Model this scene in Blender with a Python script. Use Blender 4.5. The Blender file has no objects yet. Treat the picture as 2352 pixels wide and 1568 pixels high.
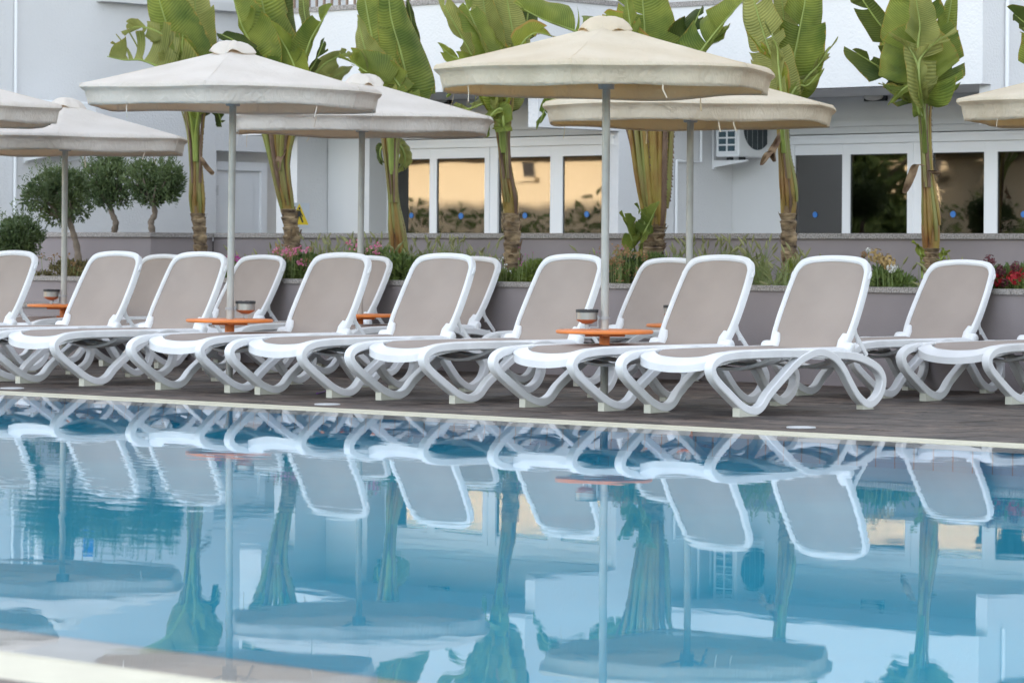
import bpy, math, random
from math import sin, cos, pi, radians, atan2, sqrt, hypot
from mathutils import Vector
R = random.Random(7)

# ------------------------------------------------------------------ camera, sky, sun, exposure
# World: x runs along the far pool edge (towards the right of the picture), y towards the hotel, z up, metres.
# The photograph is measured in pixels of a 2352 x 1568 print of it.
FOC, HORIZON, ROLL, EYE = 7600.0, 585.0, 0.0065, 0.95
TH = atan2(7600.0, 8271.0)
CT, ST = cos(TH), sin(TH)
scene = bpy.context.scene
COL = scene.collection
cam_data = bpy.data.cameras.new('camera')
cam_data.sensor_width = 36.0
cam_data.lens = FOC / 2352 * 36
cam_data.shift_y = -(784 - HORIZON) / 2352
cam_data.clip_start, cam_data.clip_end = 0.1, 1000
cam_data.dof.use_dof = True
cam_data.dof.focus_distance = 21.0
cam_data.dof.aperture_fstop = 6.3
cam = bpy.data.objects.new('camera', cam_data)
COL.objects.link(cam)
cam.location = (0, 0, EYE)
from mathutils import Matrix
cam.rotation_euler = (Matrix.Rotation(TH, 3, 'Z') @ Matrix.Rotation(pi / 2, 3, 'X') @ Matrix.Rotation(ROLL, 3, 'Z')).to_euler()
scene.camera = cam

SUN_EL, SUN_AZ = radians(11.0), radians(-14.0)      # azimuth from +y towards +x: low, behind the hotel
world = bpy.data.worlds.new('World')
scene.world = world
world.use_nodes = True
wn = world.node_tree
bg = wn.nodes['Background']
sky = wn.nodes.new('ShaderNodeTexSky')
sky.sky_type = 'NISHITA'
sky.sun_disc = False
sky.sun_elevation = SUN_EL
sky.sun_rotation = SUN_AZ
sky.air_density, sky.dust_density, sky.ozone_density = 1.0, 1.5, 1.0
hsv = wn.nodes.new('ShaderNodeHueSaturation')        # thin milky cloud everywhere: a paler sky
hsv.inputs['Saturation'].default_value = 0.42
hsv.inputs['Hue'].default_value = 0.508
wn.links.new(sky.outputs[0], hsv.inputs['Color'])
wn.links.new(hsv.outputs[0], bg.inputs[0])
bg.inputs[1].default_value = 0.15
sun_data = bpy.data.lights.new('sun', 'SUN')
sun_data.energy = 4.5
sun_data.angle = radians(0.5)
sun_data.color = (1.0, 0.85, 0.64)
sun = bpy.data.objects.new('sun', sun_data)
COL.objects.link(sun)
sdir = Vector((sin(SUN_AZ) * cos(SUN_EL), cos(SUN_AZ) * cos(SUN_EL), sin(SUN_EL)))
sun.rotation_euler = sdir.to_track_quat('Z', 'Y').to_euler()
sun.location = (0, 60, 30)
vs = scene.view_settings
vs.view_transform, vs.look, vs.gamma, vs.use_curve_mapping = 'Standard', 'None', 1.0, False
vs.exposure = 2.66
scene.cycles.max_bounces = 10
scene.cycles.transparent_max_bounces = 12
scene.cycles.sample_clamp_indirect = 8.0


def ray(x, y):
    a, b = x - 1176, y - HORIZON
    a, b = a + ROLL * b, b - ROLL * a
    X = a / FOC
    return CT * X - ST, ST * X + CT, -b / FOC


def on_y(x, y, yy):          # where the line of sight through a pixel meets the plane y = yy
    r = ray(x, y); t = yy / r[1]
    return Vector((r[0] * t, yy, EYE + r[2] * t))


def on_x(x, y, xx):
    r = ray(x, y); t = xx / r[0]
    return Vector((xx, r[1] * t, EYE + r[2] * t))


def on_ground(x, y, z=0.0):
    r = ray(x, y); t = (z - EYE) / r[2]
    return Vector((r[0] * t, r[1] * t, z))


def at_depth(x, y, Z):       # a point at a given distance along the view axis
    r = ray(x, y)
    return Vector((r[0] * Z, r[1] * Z, EYE + r[2] * Z))


def depth_of(p):
    return -ST * p[0] + CT * p[1]


def lerp(a, b, t): return a + (b - a) * t


def spline(pts, n, closed=False):
    """Catmull-Rom through tuples of any length."""
    m = len(pts); out = []
    segs = m if closed else m - 1
    for i in range(n + (0 if closed else 1)):
        f = i / n * segs
        k = min(int(f), segs - 1); t = f - k
        g = (lambda j: pts[j % m]) if closed else (lambda j: pts[max(0, min(m - 1, j))])
        p0, p1, p2, p3 = g(k - 1), g(k), g(k + 1), g(k + 2)
        out.append(tuple(.5 * (2 * b + (c - a) * t + (2 * a - 5 * b + 4 * c - d) * t * t + (3 * b - a - 3 * c + d) * t ** 3)
                         for a, b, c, d in zip(p0, p1, p2, p3)))
    return out


# ------------------------------------------------------------------ materials
MATS = {}


def mat(name, col, rough=.6, var=0.0, vscale=8, bump=0.0, bscale=40, spec=.5, metal=0.0, col2=None, trans=0.0, stretch=None,
        detail=4, coat=0.0, bdist=.01):
    if name in MATS: return MATS[name]
    m = bpy.data.materials.new(name); m.use_nodes = True
    nt = m.node_tree; N, L = nt.nodes, nt.links
    p = N['Principled BSDF']
    p.inputs['Roughness'].default_value = rough
    p.inputs['Metallic'].default_value = metal
    p.inputs['Specular IOR Level'].default_value = spec
    p.inputs['Coat Weight'].default_value = coat
    c = (*col, 1)
    p.inputs['Base Color'].default_value = c
    tc = N.new('ShaderNodeTexCoord')
    src = tc.outputs['Object']
    if stretch:
        mp = N.new('ShaderNodeMapping'); mp.inputs['Scale'].default_value = stretch
        L.new(src, mp.inputs[0]); src = mp.outputs[0]
    colout = None
    if var or col2:
        nz = N.new('ShaderNodeTexNoise'); nz.inputs['Scale'].default_value = vscale; nz.inputs['Detail'].default_value = detail
        L.new(src, nz.inputs['Vector'])
        rp = N.new('ShaderNodeValToRGB')
        rp.color_ramp.elements[0].position, rp.color_ramp.elements[1].position = .32, .68
        c2 = col2 if col2 else tuple(v * (1 - var) for v in col)
        rp.color_ramp.elements[0].color = (*c2, 1); rp.color_ramp.elements[1].color = c
        L.new(nz.outputs[0], rp.inputs[0]); colout = rp.outputs[0]
        L.new(colout, p.inputs['Base Color'])
    if bump:
        nb = N.new('ShaderNodeTexNoise'); nb.inputs['Scale'].default_value = bscale; nb.inputs['Detail'].default_value = 5
        L.new(src, nb.inputs['Vector'])
        bp = N.new('ShaderNodeBump'); bp.inputs['Strength'].default_value = bump; bp.inputs['Distance'].default_value = bdist
        L.new(nb.outputs[0], bp.inputs['Height']); L.new(bp.outputs[0], p.inputs['Normal'])
    if trans:
        tr = N.new('ShaderNodeBsdfTranslucent'); tr.inputs[0].default_value = c
        if colout: L.new(colout, tr.inputs[0])
        mx = N.new('ShaderNodeMixShader'); mx.inputs[0].default_value = trans
        L.new(p.outputs[0], mx.inputs[1]); L.new(tr.outputs[0], mx.inputs[2])
        L.new(mx.outputs[0], N['Material Output'].inputs[0])
    MATS[name] = m
    return m


def nodes_of(name):
    m = bpy.data.materials.new(name); m.use_nodes = True
    MATS[name] = m
    return m, m.node_tree.nodes, m.node_tree.links, m.node_tree.nodes['Principled BSDF']


def ramp(N, stops):
    r = N.new('ShaderNodeValToRGB'); e = r.color_ramp.elements
    while len(e) < len(stops): e.new(.5)
    for k, (pos, c) in enumerate(stops):
        e[k].position = pos; e[k].color = (*c, 1)
    return r


stucco = mat('stucco', (.70, .70, .71), .9, var=.06, vscale=.8, bump=.45, bscale=42, bdist=.016, spec=.2)
stucco_smooth = mat('stucco_smooth', (.66, .66, .66), .9, var=.05, vscale=1.2, bump=.15, bscale=60, spec=.2)
lilac_wall = mat('lilac_wall', (.315, .277, .283), .9, var=.16, vscale=1.3, bump=.12, bscale=70, spec=.2)
granite = mat('granite', (.42, .39, .37), .6, col2=(.14, .125, .12), vscale=85, detail=6)
soil_m = mat('soil', (.06, .045, .035), .95, var=.5, vscale=20, bump=.8, bscale=25)
white_plastic = mat('white_plastic', (.78, .79, .81), .36, var=.09, vscale=7, bump=.03, bscale=220, spec=.45)
pad_m = mat('foot_pad', (.58, .58, .50), .7, var=.08, vscale=20)
pvc = mat('white_pvc', (.80, .81, .83), .35, var=.02, vscale=3)
steel = mat('galvanised', (.44, .44, .42), .5, var=.30, vscale=14, metal=.4, bump=.05, bscale=60, stretch=(1, 1, .35))
orange = mat('orange_paint', (.78, .22, .045), .42, var=.16, vscale=9, bump=.05, bscale=30)
silver = mat('silver_paint', (.34, .33, .32), .35, metal=.7, var=.08)
copper = mat('copper_paint', (.42, .19, .11), .4, metal=.35, var=.1)
black_m = mat('black_plastic', (.03, .032, .036), .5, var=.2)
brown_rail = mat('brown_rail', (.25, .17, .12), .5, var=.2)
grey_metal = mat('grey_metal', (.35, .37, .39), .5, metal=.3, var=.1)
blue_dot = mat('blue_sticker', (.03, .17, .50), .5, var=.08)
blue_label = mat('blue_label', (.01, .10, .55), .4, var=.05)
letter_white = mat('lettering_white', (.85, .85, .85), .5, var=.02)
yellow_sign = mat('yellow_sign', (.85, .62, .02), .45, var=.05)
cream_grate = mat('cream_grate', (.62, .59, .47), .5, var=.10, vscale=6)
rim_stone = mat('rim_stone', (.58, .53, .51), .5, var=.22, vscale=5, bump=.1, bscale=40)
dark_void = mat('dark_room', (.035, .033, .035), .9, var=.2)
curtain = mat('curtain', (.30, .275, .27), .85, var=.35, vscale=3, stretch=(6, 6, .4))  # upright darker streaks: shading of the folds put into the colour
lampglass = mat('lamp_glass', (.62, .60, .55), .25, var=.1)


def sling_material():
    m, N, L, p = nodes_of('beige_sling')
    tc = N.new('ShaderNodeTexCoord')
    nz = N.new('ShaderNodeTexNoise'); nz.inputs['Scale'].default_value = 3.5; nz.inputs['Detail'].default_value = 3
    L.new(tc.outputs['Object'], nz.inputs['Vector'])
    rp = ramp(N, [(.3, (.315, .263, .232)), (.7, (.36, .302, .268))]); L.new(nz.outputs[0], rp.inputs[0])
    L.new(rp.outputs[0], p.inputs['Base Color'])
    p.inputs['Roughness'].default_value = .75
    w = N.new('ShaderNodeTexWave'); w.inputs['Scale'].default_value = 110; w.bands_direction = 'X'
    w2 = N.new('ShaderNodeTexWave'); w2.inputs['Scale'].default_value = 110; w2.bands_direction = 'Z'
    L.new(tc.outputs['Object'], w.inputs[0]); L.new(tc.outputs['Object'], w2.inputs[0])
    ad = N.new('ShaderNodeMath'); ad.operation = 'ADD'; L.new(w.outputs[1], ad.inputs[0]); L.new(w2.outputs[1], ad.inputs[1])
    b = N.new('ShaderNodeBump'); b.inputs['Strength'].default_value = .25; b.inputs['Distance'].default_value = .002
    L.new(ad.outputs[0], b.inputs['Height']); L.new(b.outputs[0], p.inputs['Normal'])
    return m


sling = sling_material()


def fabric(name, col, col2, thru):
    m, N, L, p = nodes_of(name)
    tc = N.new('ShaderNodeTexCoord')
    nz = N.new('ShaderNodeTexNoise'); nz.inputs['Scale'].default_value = 2.2; nz.inputs['Detail'].default_value = 6
    L.new(tc.outputs['Object'], nz.inputs['Vector'])
    rp = ramp(N, [(.22, tuple(v * .93 for v in col2)), (.42, col2), (.60, col)]); L.new(nz.outputs[0], rp.inputs[0]); L.new(rp.outputs[0], p.inputs['Base Color'])
    p.inputs['Roughness'].default_value = .85; p.inputs['Specular IOR Level'].default_value = .2
    mp = N.new('ShaderNodeMapping'); mp.inputs['Scale'].default_value = (1, 1, .6); L.new(tc.outputs['Object'], mp.inputs[0])
    n2 = N.new('ShaderNodeTexNoise'); n2.inputs['Scale'].default_value = 11; n2.inputs['Detail'].default_value = 8; n2.inputs['Distortion'].default_value = 2.2
    L.new(mp.outputs[0], n2.inputs['Vector'])
    b = N.new('ShaderNodeBump'); b.inputs['Strength'].default_value = .5; b.inputs['Distance'].default_value = .035
    L.new(n2.outputs[0], b.inputs['Height']); L.new(b.outputs[0], p.inputs['Normal'])
    tr = N.new('ShaderNodeBsdfTranslucent'); tr.inputs[0].default_value = (*thru, 1)      # light filtered by the cloth
    mx = N.new('ShaderNodeMixShader'); mx.inputs[0].default_value = .42
    L.new(p.outputs[0], mx.inputs[1]); L.new(tr.outputs[0], mx.inputs[2]); L.new(mx.outputs[0], N['Material Output'].inputs[0])
    return m


canvas_white = fabric('canvas_white', (.84, .82, .78), (.77, .745, .70), (.80, .64, .46))
canvas_cream = fabric('canvas_cream', (.82, .765, .64), (.75, .685, .55), (.82, .64, .36))


def leaf_material(name, c_dark, c_light, c_edge, edge=.925):
    m, N, L, p = nodes_of(name)
    uv = N.new('ShaderNodeUVMap'); uv.uv_map = 'UV'
    sp = N.new('ShaderNodeSeparateXYZ'); L.new(uv.outputs[0], sp.inputs[0])
    tc = N.new('ShaderNodeTexCoord')
    nz = N.new('ShaderNodeTexNoise'); nz.inputs['Scale'].default_value = 3; nz.inputs['Detail'].default_value = 3
    L.new(tc.outputs['Object'], nz.inputs['Vector'])
    rp = ramp(N, [(.35, c_dark), (.65, c_light)]); L.new(nz.outputs[0], rp.inputs[0])
    # veins run out from the midrib: bands along the leaf's length
    wv = N.new('ShaderNodeTexWave'); wv.bands_direction = 'X'; wv.inputs['Scale'].default_value = 6.5
    wv.inputs['Distortion'].default_value = .8; wv.inputs['Detail'].default_value = 2; wv.inputs['Detail Scale'].default_value = 1.5
    L.new(uv.outputs[0], wv.inputs['Vector'])
    rv = ramp(N, [(.1, (.74, .78, .70)), (.9, (1.14, 1.12, 1.1))]); L.new(wv.outputs[1], rv.inputs[0])
    mul = N.new('ShaderNodeMixRGB'); mul.blend_type = 'MULTIPLY'; mul.inputs[0].default_value = .85
    L.new(rp.outputs[0], mul.inputs[1]); L.new(rv.outputs[0], mul.inputs[2])
    # yellowed, dried margin
    ab = N.new('ShaderNodeMath'); ab.operation = 'ABSOLUTE'; L.new(sp.outputs[1], ab.inputs[0])
    n3 = N.new('ShaderNodeTexNoise'); n3.inputs['Scale'].default_value = 9; L.new(uv.outputs[0], n3.inputs['Vector'])
    ad = N.new('ShaderNodeMath'); ad.operation = 'MULTIPLY_ADD'; ad.inputs[1].default_value = .22
    L.new(n3.outputs[0], ad.inputs[0]); L.new(ab.outputs[0], ad.inputs[2])
    re = ramp(N, [(min(.9, (edge + .14) / 1.2), (0, 0, 0)), (min(.97, (edge + .20) / 1.2), (1, 1, 1))])
    dv = N.new('ShaderNodeMath'); dv.operation = 'DIVIDE'; dv.inputs[1].default_value = 1.2
    L.new(ad.outputs[0], dv.inputs[0]); L.new(dv.outputs[0], re.inputs[0])
    mx = N.new('ShaderNodeMixRGB'); L.new(re.outputs[0], mx.inputs[0]); L.new(mul.outputs[0], mx.inputs[1]); mx.inputs[2].default_value = (*c_edge, 1)
    L.new(mx.outputs[0], p.inputs['Base Color'])
    p.inputs['Roughness'].default_value = .48; p.inputs['Specular IOR Level'].default_value = .35
    b = N.new('ShaderNodeBump'); b.inputs['Strength'].default_value = .5; b.inputs['Distance'].default_value = .012
    L.new(wv.outputs[1], b.inputs['Height']); L.new(b.outputs[0], p.inputs['Normal'])
    tr = N.new('ShaderNodeBsdfTranslucent'); L.new(mx.outputs[0], tr.inputs[0])
    ms = N.new('ShaderNodeMixShader'); ms.inputs[0].default_value = .42
    L.new(p.outputs[0], ms.inputs[1]); L.new(tr.outputs[0], ms.inputs[2]); L.new(ms.outputs[0], N['Material Output'].inputs[0])
    return m


LEAF = [leaf_material('banana_leaf', (.105, .155, .026), (.29, .325, .06), (.36, .26, .05)),
        leaf_material('banana_leaf_pale', (.20, .225, .062), (.36, .36, .11), (.38, .28, .06)),
        leaf_material('banana_leaf_dark', (.045, .072, .017), (.115, .14, .03), (.30, .20, .04)),
        leaf_material('banana_leaf_yellow', (.24, .28, .035), (.36, .36, .05), (.42, .26, .06), .80)]
midrib_m = mat('leaf_midrib', (.26, .32, .07), .45, var=.25, vscale=6)
petiole_m = mat('leaf_stalk', (.21, .24, .06), .5, col2=(.20, .14, .045), vscale=3, stretch=(3, 3, 1))
petiole_dry = mat('leaf_stalk_dry', (.20, .13, .085), .85, col2=(.10, .055, .035), vscale=6, stretch=(3, 3, 1))
sheath_m = mat('stem_sheath', (.30, .24, .05), .5, col2=(.19, .075, .018), vscale=3.4, stretch=(2.5, 2.5, .9), bump=.2, bscale=14)
trunk_m = mat('banana_trunk', (.40, .29, .17), .9, col2=(.05, .03, .02), vscale=9, stretch=(1, 1, 2.2), bump=.7, bscale=18, bdist=.03)
dry_m = mat('dry_leaf', (.30, .21, .12), .9, col2=(.11, .06, .035), vscale=10)
olive_leaf = mat('olive_leaf', (.155, .205, .075), .45, col2=(.055, .092, .034), vscale=3, trans=.2)
olive_bark = mat('olive_bark', (.24, .19, .15), .9, var=.4, vscale=12, bump=.5, bscale=25)
shrub_leaf = mat('shrub_leaf', (.18, .24, .06), .55, col2=(.075, .125, .032), vscale=5, trans=.2)
shrub_brown = mat('shrub_leaf_brown', (.20, .17, .06), .7, col2=(.10, .085, .035), vscale=5, trans=.15)
grass_m = mat('weed_grass', (.18, .25, .085), .6, col2=(.22, .23, .09), vscale=5, trans=.2)
seed_m = mat('grass_seed_head', (.27, .27, .12), .8, var=.3)
pink_m = mat('pink_petal', (.62, .09, .26), .6, col2=(.72, .32, .42), vscale=20, trans=.2)
magenta_m = mat('magenta_petal', (.55, .05, .36), .6, var=.3, vscale=20, trans=.2)
white_petal = mat('white_petal', (.80, .80, .78), .6, var=.05, trans=.2)
red_m = mat('red_petal', (.50, .012, .025), .6, var=.4, vscale=20, trans=.15)
maroon_m = mat('maroon_petal', (.13, .025, .035), .7, var=.4, vscale=20)
tan_m = mat('faded_flower', (.46, .32, .13), .85, var=.35, vscale=18)
rust_m = mat('faded_blossom', (.34, .20, .09), .85, var=.4, vscale=18)


def water_material():
    m, N, L, p = nodes_of('pool_water')
    tc = N.new('ShaderNodeTexCoord')

    def noise(scale, sc, detail=2, rot=0.0, dist=0.0):
        mp = N.new('ShaderNodeMapping'); mp.inputs['Scale'].default_value = sc; mp.inputs['Rotation'].default_value = (0, 0, rot)
        L.new(tc.outputs['Object'], mp.inputs[0])
        n = N.new('ShaderNodeTexNoise'); n.inputs['Scale'].default_value = scale; n.inputs['Detail'].default_value = detail
        n.inputs['Distortion'].default_value = dist
        L.new(mp.outputs[0], n.inputs['Vector']); return n.outputs[0]
    # ripple crests lie across the line of sight; breeze patches carry the finer ripple
    big = noise(.9, (.55, 1, 1), 2, -TH, .3)
    fine = noise(7.5, (.42, 1, 1), 2, -TH + .1, .5)
    patch = noise(.22, (1, 1, 1), 2)
    pr = ramp(N, [(.50, (.17, .17, .17)), (.68, (.9, .9, .9))]); L.new(patch, pr.inputs[0])
    fm = N.new('ShaderNodeMath'); fm.operation = 'MULTIPLY'; L.new(fine, fm.inputs[0]); L.new(pr.outputs[0], fm.inputs[1])
    b1 = N.new('ShaderNodeBump'); b1.inputs['Strength'].default_value = 1; b1.inputs['Distance'].default_value = .0008
    L.new(big, b1.inputs['Height'])
    b2 = N.new('ShaderNodeBump'); b2.inputs['Strength'].default_value = 1; b2.inputs['Distance'].default_value = .0011
    L.new(fm.outputs[0], b2.inputs['Height']); L.new(b1.outputs[0], b2.inputs['Normal'])
    p.inputs['Base Color'].default_value = (.90, .99, 1, 1)
    p.inputs['Roughness'].default_value = 0.0
    p.inputs['IOR'].default_value = 1.26
    p.inputs['Specular IOR Level'].default_value = .12
    p.inputs['Transmission Weight'].default_value = 1.0
    L.new(b2.outputs[0], p.inputs['Normal'])
    return m


water_m = water_material()
pool_tile = mat('pool_tile', (.02, .38, .56), .35, col2=(.015, .35, .58), vscale=4)
pool_floor = mat('pool_floor', (.002, .43, .62), .5, col2=(.002, .37, .55), vscale=1.2)
grout_m = mat('pool_grout', (.16, .05, .03), .8, var=.2)


def glass_material():
    m, N, L, p = nodes_of('tinted_glass')
    N.remove(p)
    g = N.new('ShaderNodeBsdfGlossy'); g.inputs['Roughness'].default_value = .015; g.inputs[0].default_value = (1, .97, .92, 1)
    t = N.new('ShaderNodeBsdfTransparent'); t.inputs[0].default_value = (.55, .53, .50, 1)
    f = N.new('ShaderNodeFresnel'); f.inputs[0].default_value = 2.2
    tc = N.new('ShaderNodeTexCoord')
    nz = N.new('ShaderNodeTexNoise'); nz.inputs['Scale'].default_value = 1.3; L.new(tc.outputs['Object'], nz.inputs['Vector'])
    b = N.new('ShaderNodeBump'); b.inputs['Strength'].default_value = .35; b.inputs['Distance'].default_value = .003
    L.new(nz.outputs[0], b.inputs['Height']); L.new(b.outputs[0], g.inputs['Normal'])
    mx = N.new('ShaderNodeMixShader'); L.new(f.outputs[0], mx.inputs[0]); L.new(t.outputs[0], mx.inputs[1]); L.new(g.outputs[0], mx.inputs[2])
    L.new(mx.outputs[0], N['Material Output'].inputs[0])
    return m


glass_m = glass_material()


def paver_material():
    m, N, L, p = nodes_of('stamped_paving')
    geo = N.new('ShaderNodeNewGeometry')
    mp = N.new('ShaderNodeMapping'); mp.inputs['Rotation'].default_value = (0, 0, -.5); mp.inputs['Scale'].default_value = (1, 1.5, 1)
    L.new(geo.outputs['Position'], mp.inputs[0])
    n1 = N.new('ShaderNodeTexNoise'); n1.inputs['Scale'].default_value = 3; n1.inputs['Detail'].default_value = 7; n1.inputs['Distortion'].default_value = .8
    L.new(mp.outputs[0], n1.inputs['Vector'])
    r1 = ramp(N, [(.32, (.028, .022, .019)), (.5, (.078, .057, .046)), (.68, (.150, .112, .092))]); L.new(n1.outputs[0], r1.inputs[0])
    n2 = N.new('ShaderNodeTexNoise'); n2.inputs['Scale'].default_value = .6; L.new(geo.outputs['Position'], n2.inputs['Vector'])
    r2 = ramp(N, [(.35, (.74, .74, .76)), (.65, (1.12, 1.1, 1.06))]); L.new(n2.outputs[0], r2.inputs[0])
    mu = N.new('ShaderNodeMixRGB'); mu.blend_type = 'MULTIPLY'; mu.inputs[0].default_value = 1
    L.new(r1.outputs[0], mu.inputs[1]); L.new(r2.outputs[0], mu.inputs[2])
    vo = N.new('ShaderNodeTexNoise'); vo.inputs['Scale'].default_value = 6; vo.inputs['Detail'].default_value = 6; vo.inputs['Distortion'].default_value = 1.6
    L.new(mp.outputs[0], vo.inputs['Vector'])
    r3 = ramp(N, [(.37, (.16, .16, .19)), (.43, (1, 1, 1))]); L.new(vo.outputs[0], r3.inputs[0])
    mu2 = N.new('ShaderNodeMixRGB'); mu2.blend_type = 'MULTIPLY'; mu2.inputs[0].default_value = 1
    L.new(mu.outputs[0], mu2.inputs[1]); L.new(r3.outputs[0], mu2.inputs[2])
    L.new(mu2.outputs[0], p.inputs['Base Color'])
    p.inputs['Roughness'].default_value = .6; p.inputs['Specular IOR Level'].default_value = .35
    b = N.new('ShaderNodeBump'); b.inputs['Strength'].default_value = .5; b.inputs['Distance'].default_value = .012
    L.new(n1.outputs[0], b.inputs['Height']); L.new(b.outputs[0], p.inputs['Normal'])
    return m


paver_m = paver_material()
joint_m = mat('paving_joint', (.05, .042, .038), .95, var=.3)
opp_wall = mat('far_plaster', (.62, .53, .40), .9, var=.08, vscale=.5)
opp_glass = mat('far_window_glass', (.05, .05, .055), .15, var=.2)


# ------------------------------------------------------------------ mesh helpers
class MB:
    def __init__(s): s.v, s.f, s.m, s.uv = [], [], [], {}

    def add(s, verts, faces, mi=0, uvs=None):
        o = len(s.v); s.v += [tuple(p) for p in verts]
        for f in faces: s.f.append(tuple(o + i for i in f)); s.m.append(mi)
        if uvs:
            for i, q in enumerate(uvs): s.uv[o + i] = q
        return o

    def box(s, x0, x1, y0, y1, z0, z1, mi=0):
        s.add([(x0, y0, z0), (x1, y0, z0), (x1, y1, z0), (x0, y1, z0), (x0, y0, z1), (x1, y0, z1), (x1, y1, z1), (x0, y1, z1)],
              [(3, 2, 1, 0), (4, 5, 6, 7), (0, 1, 5, 4), (1, 2, 6, 5), (2, 3, 7, 6), (3, 0, 4, 7)], mi)

    def rings(s, rings, mi=0, closed=False, caps=True):
        n = len(rings[0]); o = len(s.v)
        for r in rings: s.v += [tuple(p) for p in r]
        k = len(rings)
        for i in range(k if closed else k - 1):
            a, b = o + i * n, o + ((i + 1) % k) * n
            for j in range(n):
                s.f.append((a + j, a + (j + 1) % n, b + (j + 1) % n, b + j)); s.m.append(mi)
        if caps and not closed:
            s.f.append(tuple(o + n - 1 - j for j in range(n))); s.m.append(mi)
            s.f.append(tuple(o + (k - 1) * n + j for j in range(n))); s.m.append(mi)

    def tube(s, path, rad, n=8, mi=0, flat=1.0, caps=True):
        path = [Vector(p) for p in path]; rg = []; up = None
        for i, p in enumerate(path):
            t = (path[min(i + 1, len(path) - 1)] - path[max(i - 1, 0)]).normalized()
            if up is None:
                up = Vector((0, 0, 1)) if abs(t.z) < .9 else Vector((1, 0, 0))
            a = t.cross(up).normalized(); b = a.cross(t).normalized(); up = b
            r = rad[i] if isinstance(rad, (list, tuple)) else rad
            rg.append([p + a * (r * cos(2 * pi * j / n)) + b * (r * flat * sin(2 * pi * j / n)) for j in range(n)])
        s.rings(rg, mi, caps=caps)

    def lathe(s, prof, n=24, mi=0, c=(0, 0, 0), caps=True):
        s.rings([[(c[0] + r * cos(2 * pi * j / n), c[1] + r * sin(2 * pi * j / n), c[2] + z) for j in range(n)] for r, z in prof], mi, caps=caps)

    def grid(s, pts, mi=0, uvs=None):
        h, w = len(pts), len(pts[0])
        s.add([p for row in pts for p in row], [(i * w + j, i * w + j + 1, (i + 1) * w + j + 1, (i + 1) * w + j) for i in range(h - 1) for j in range(w - 1)], mi,
              [q for row in uvs for q in row] if uvs else None)

    def build(s, name, mats, parent=None, smooth=True, angle=40, loc=None):
        me = bpy.data.meshes.new(name)
        me.from_pydata(s.v, [], s.f)
        for m in (mats if isinstance(mats, (list, tuple)) else [mats]): me.materials.append(m)
        if any(s.m): me.polygons.foreach_set('material_index', s.m)
        if s.uv:
            ul = me.uv_layers.new(name='UV')
            ul.data.foreach_set('uv', [c for l in me.loops for c in s.uv.get(l.vertex_index, (0, 0))])
        me.validate(); me.update()
        if smooth:
            me.shade_smooth(); me.set_sharp_from_angle(angle=radians(angle))
        return link(name, me, parent, loc)


def link(name, data, parent=None, loc=None):
    o = bpy.data.objects.new(name, data); COL.objects.link(o)
    if parent: o.parent = parent
    if loc: o.location = loc
    return o


def empty(name, loc=(0, 0, 0), rz=0.0, parent=None):
    o = link(name, None, parent, loc); o.rotation_euler = (0, 0, rz); o.empty_display_size = .1
    return o


def tag(o, label, cat, group=None):
    o['label'] = label; o['category'] = cat
    if group: o['group'] = group
    return o


def kind(o, k, label=None):
    o['kind'] = k
    if label: o['label'] = label
    return o


def quick_box(name, mt, parent, *b, smooth=False):
    m = MB(); m.box(*b); return m.build(name, mt, parent, smooth)


def copy_tree(o, parent=None):
    c = o.copy(); COL.objects.link(c); c.parent = parent
    for ch in list(o.children): copy_tree(ch, c)
    return c


def text(name, body, size, mt, parent, loc, rot, ext=.001):
    cu = bpy.data.curves.new(name, 'FONT'); cu.body = body; cu.size = size; cu.extrude = ext
    cu.align_x = 'CENTER'; cu.align_y = 'CENTER'; cu.materials.append(mt)
    t = link(name + '_outline', cu)
    me = bpy.data.meshes.new_from_object(t.evaluated_get(bpy.context.evaluated_depsgraph_get()))
    bpy.data.objects.remove(t)
    o = link(name, me, parent, loc); o.rotation_euler = rot
    return o


# ------------------------------------------------------------------ setting: ground, pool, deck
Y_GO, Y_GI, Y_RI = 14.25, 13.98, 13.60          # far side: outer and inner edge of the grate, inner edge of the stone rim
N_GO, N_GI, N_RI = 4.67, 4.97, 5.31             # near side
X0, X1 = -46.0, 8.0
WZ = -.003
kind(quick_box('ground', mat('far_ground', (.16, .14, .12), .95, var=.3), None, -400, 400, -400, 400, -2.4, -2.3), 'structure')
m = MB(); m.box(X0, X1, Y_GO, 30, -.6, -.012); m.box(X0, X1, -14, N_GO, -.6, -.004); m.box(X1, 40, -14, 30, -.6, -.008); m.box(-120, X0, -40, 30, -.6, -.008)
m.box(-120, 40, -60, -14.0, -.62, -.006)
deck = kind(m.build('deck', joint_m, smooth=False), 'structure')
PW, PD = .6, .5
m = MB()
b_ = .006
m.add([(0, 0, -.03), (PW - .006, 0, -.03), (PW - .006, PD - .006, -.03), (0, PD - .006, -.03),
       (0, 0, -.004), (PW - .006, 0, -.004), (PW - .006, PD - .006, -.004), (0, PD - .006, -.004),
       (b_, b_, 0), (PW - .006 - b_, b_, 0), (PW - .006 - b_, PD - .006 - b_, 0), (b_, PD - .006 - b_, 0)],
      [(0, 1, 5, 4), (1, 2, 6, 5), (2, 3, 7, 6), (3, 0, 4, 7), (4, 5, 9, 8), (5, 6, 10, 9), (6, 7, 11, 10), (7, 4, 8, 11), (8, 9, 10, 11)])
pv = m.build('paver', paver_m, deck, smooth=False)
first = True
for j in range(11):
    for i in range(26):
        o = pv if first else pv.copy()
        if not first: COL.objects.link(o); o.parent = deck
        first = False
        o.location = (-23.9 + i * PW + (PW / 2 if j % 2 else 0), Y_GO + .012 + j * PD, R.uniform(-.0022, .0012))
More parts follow.
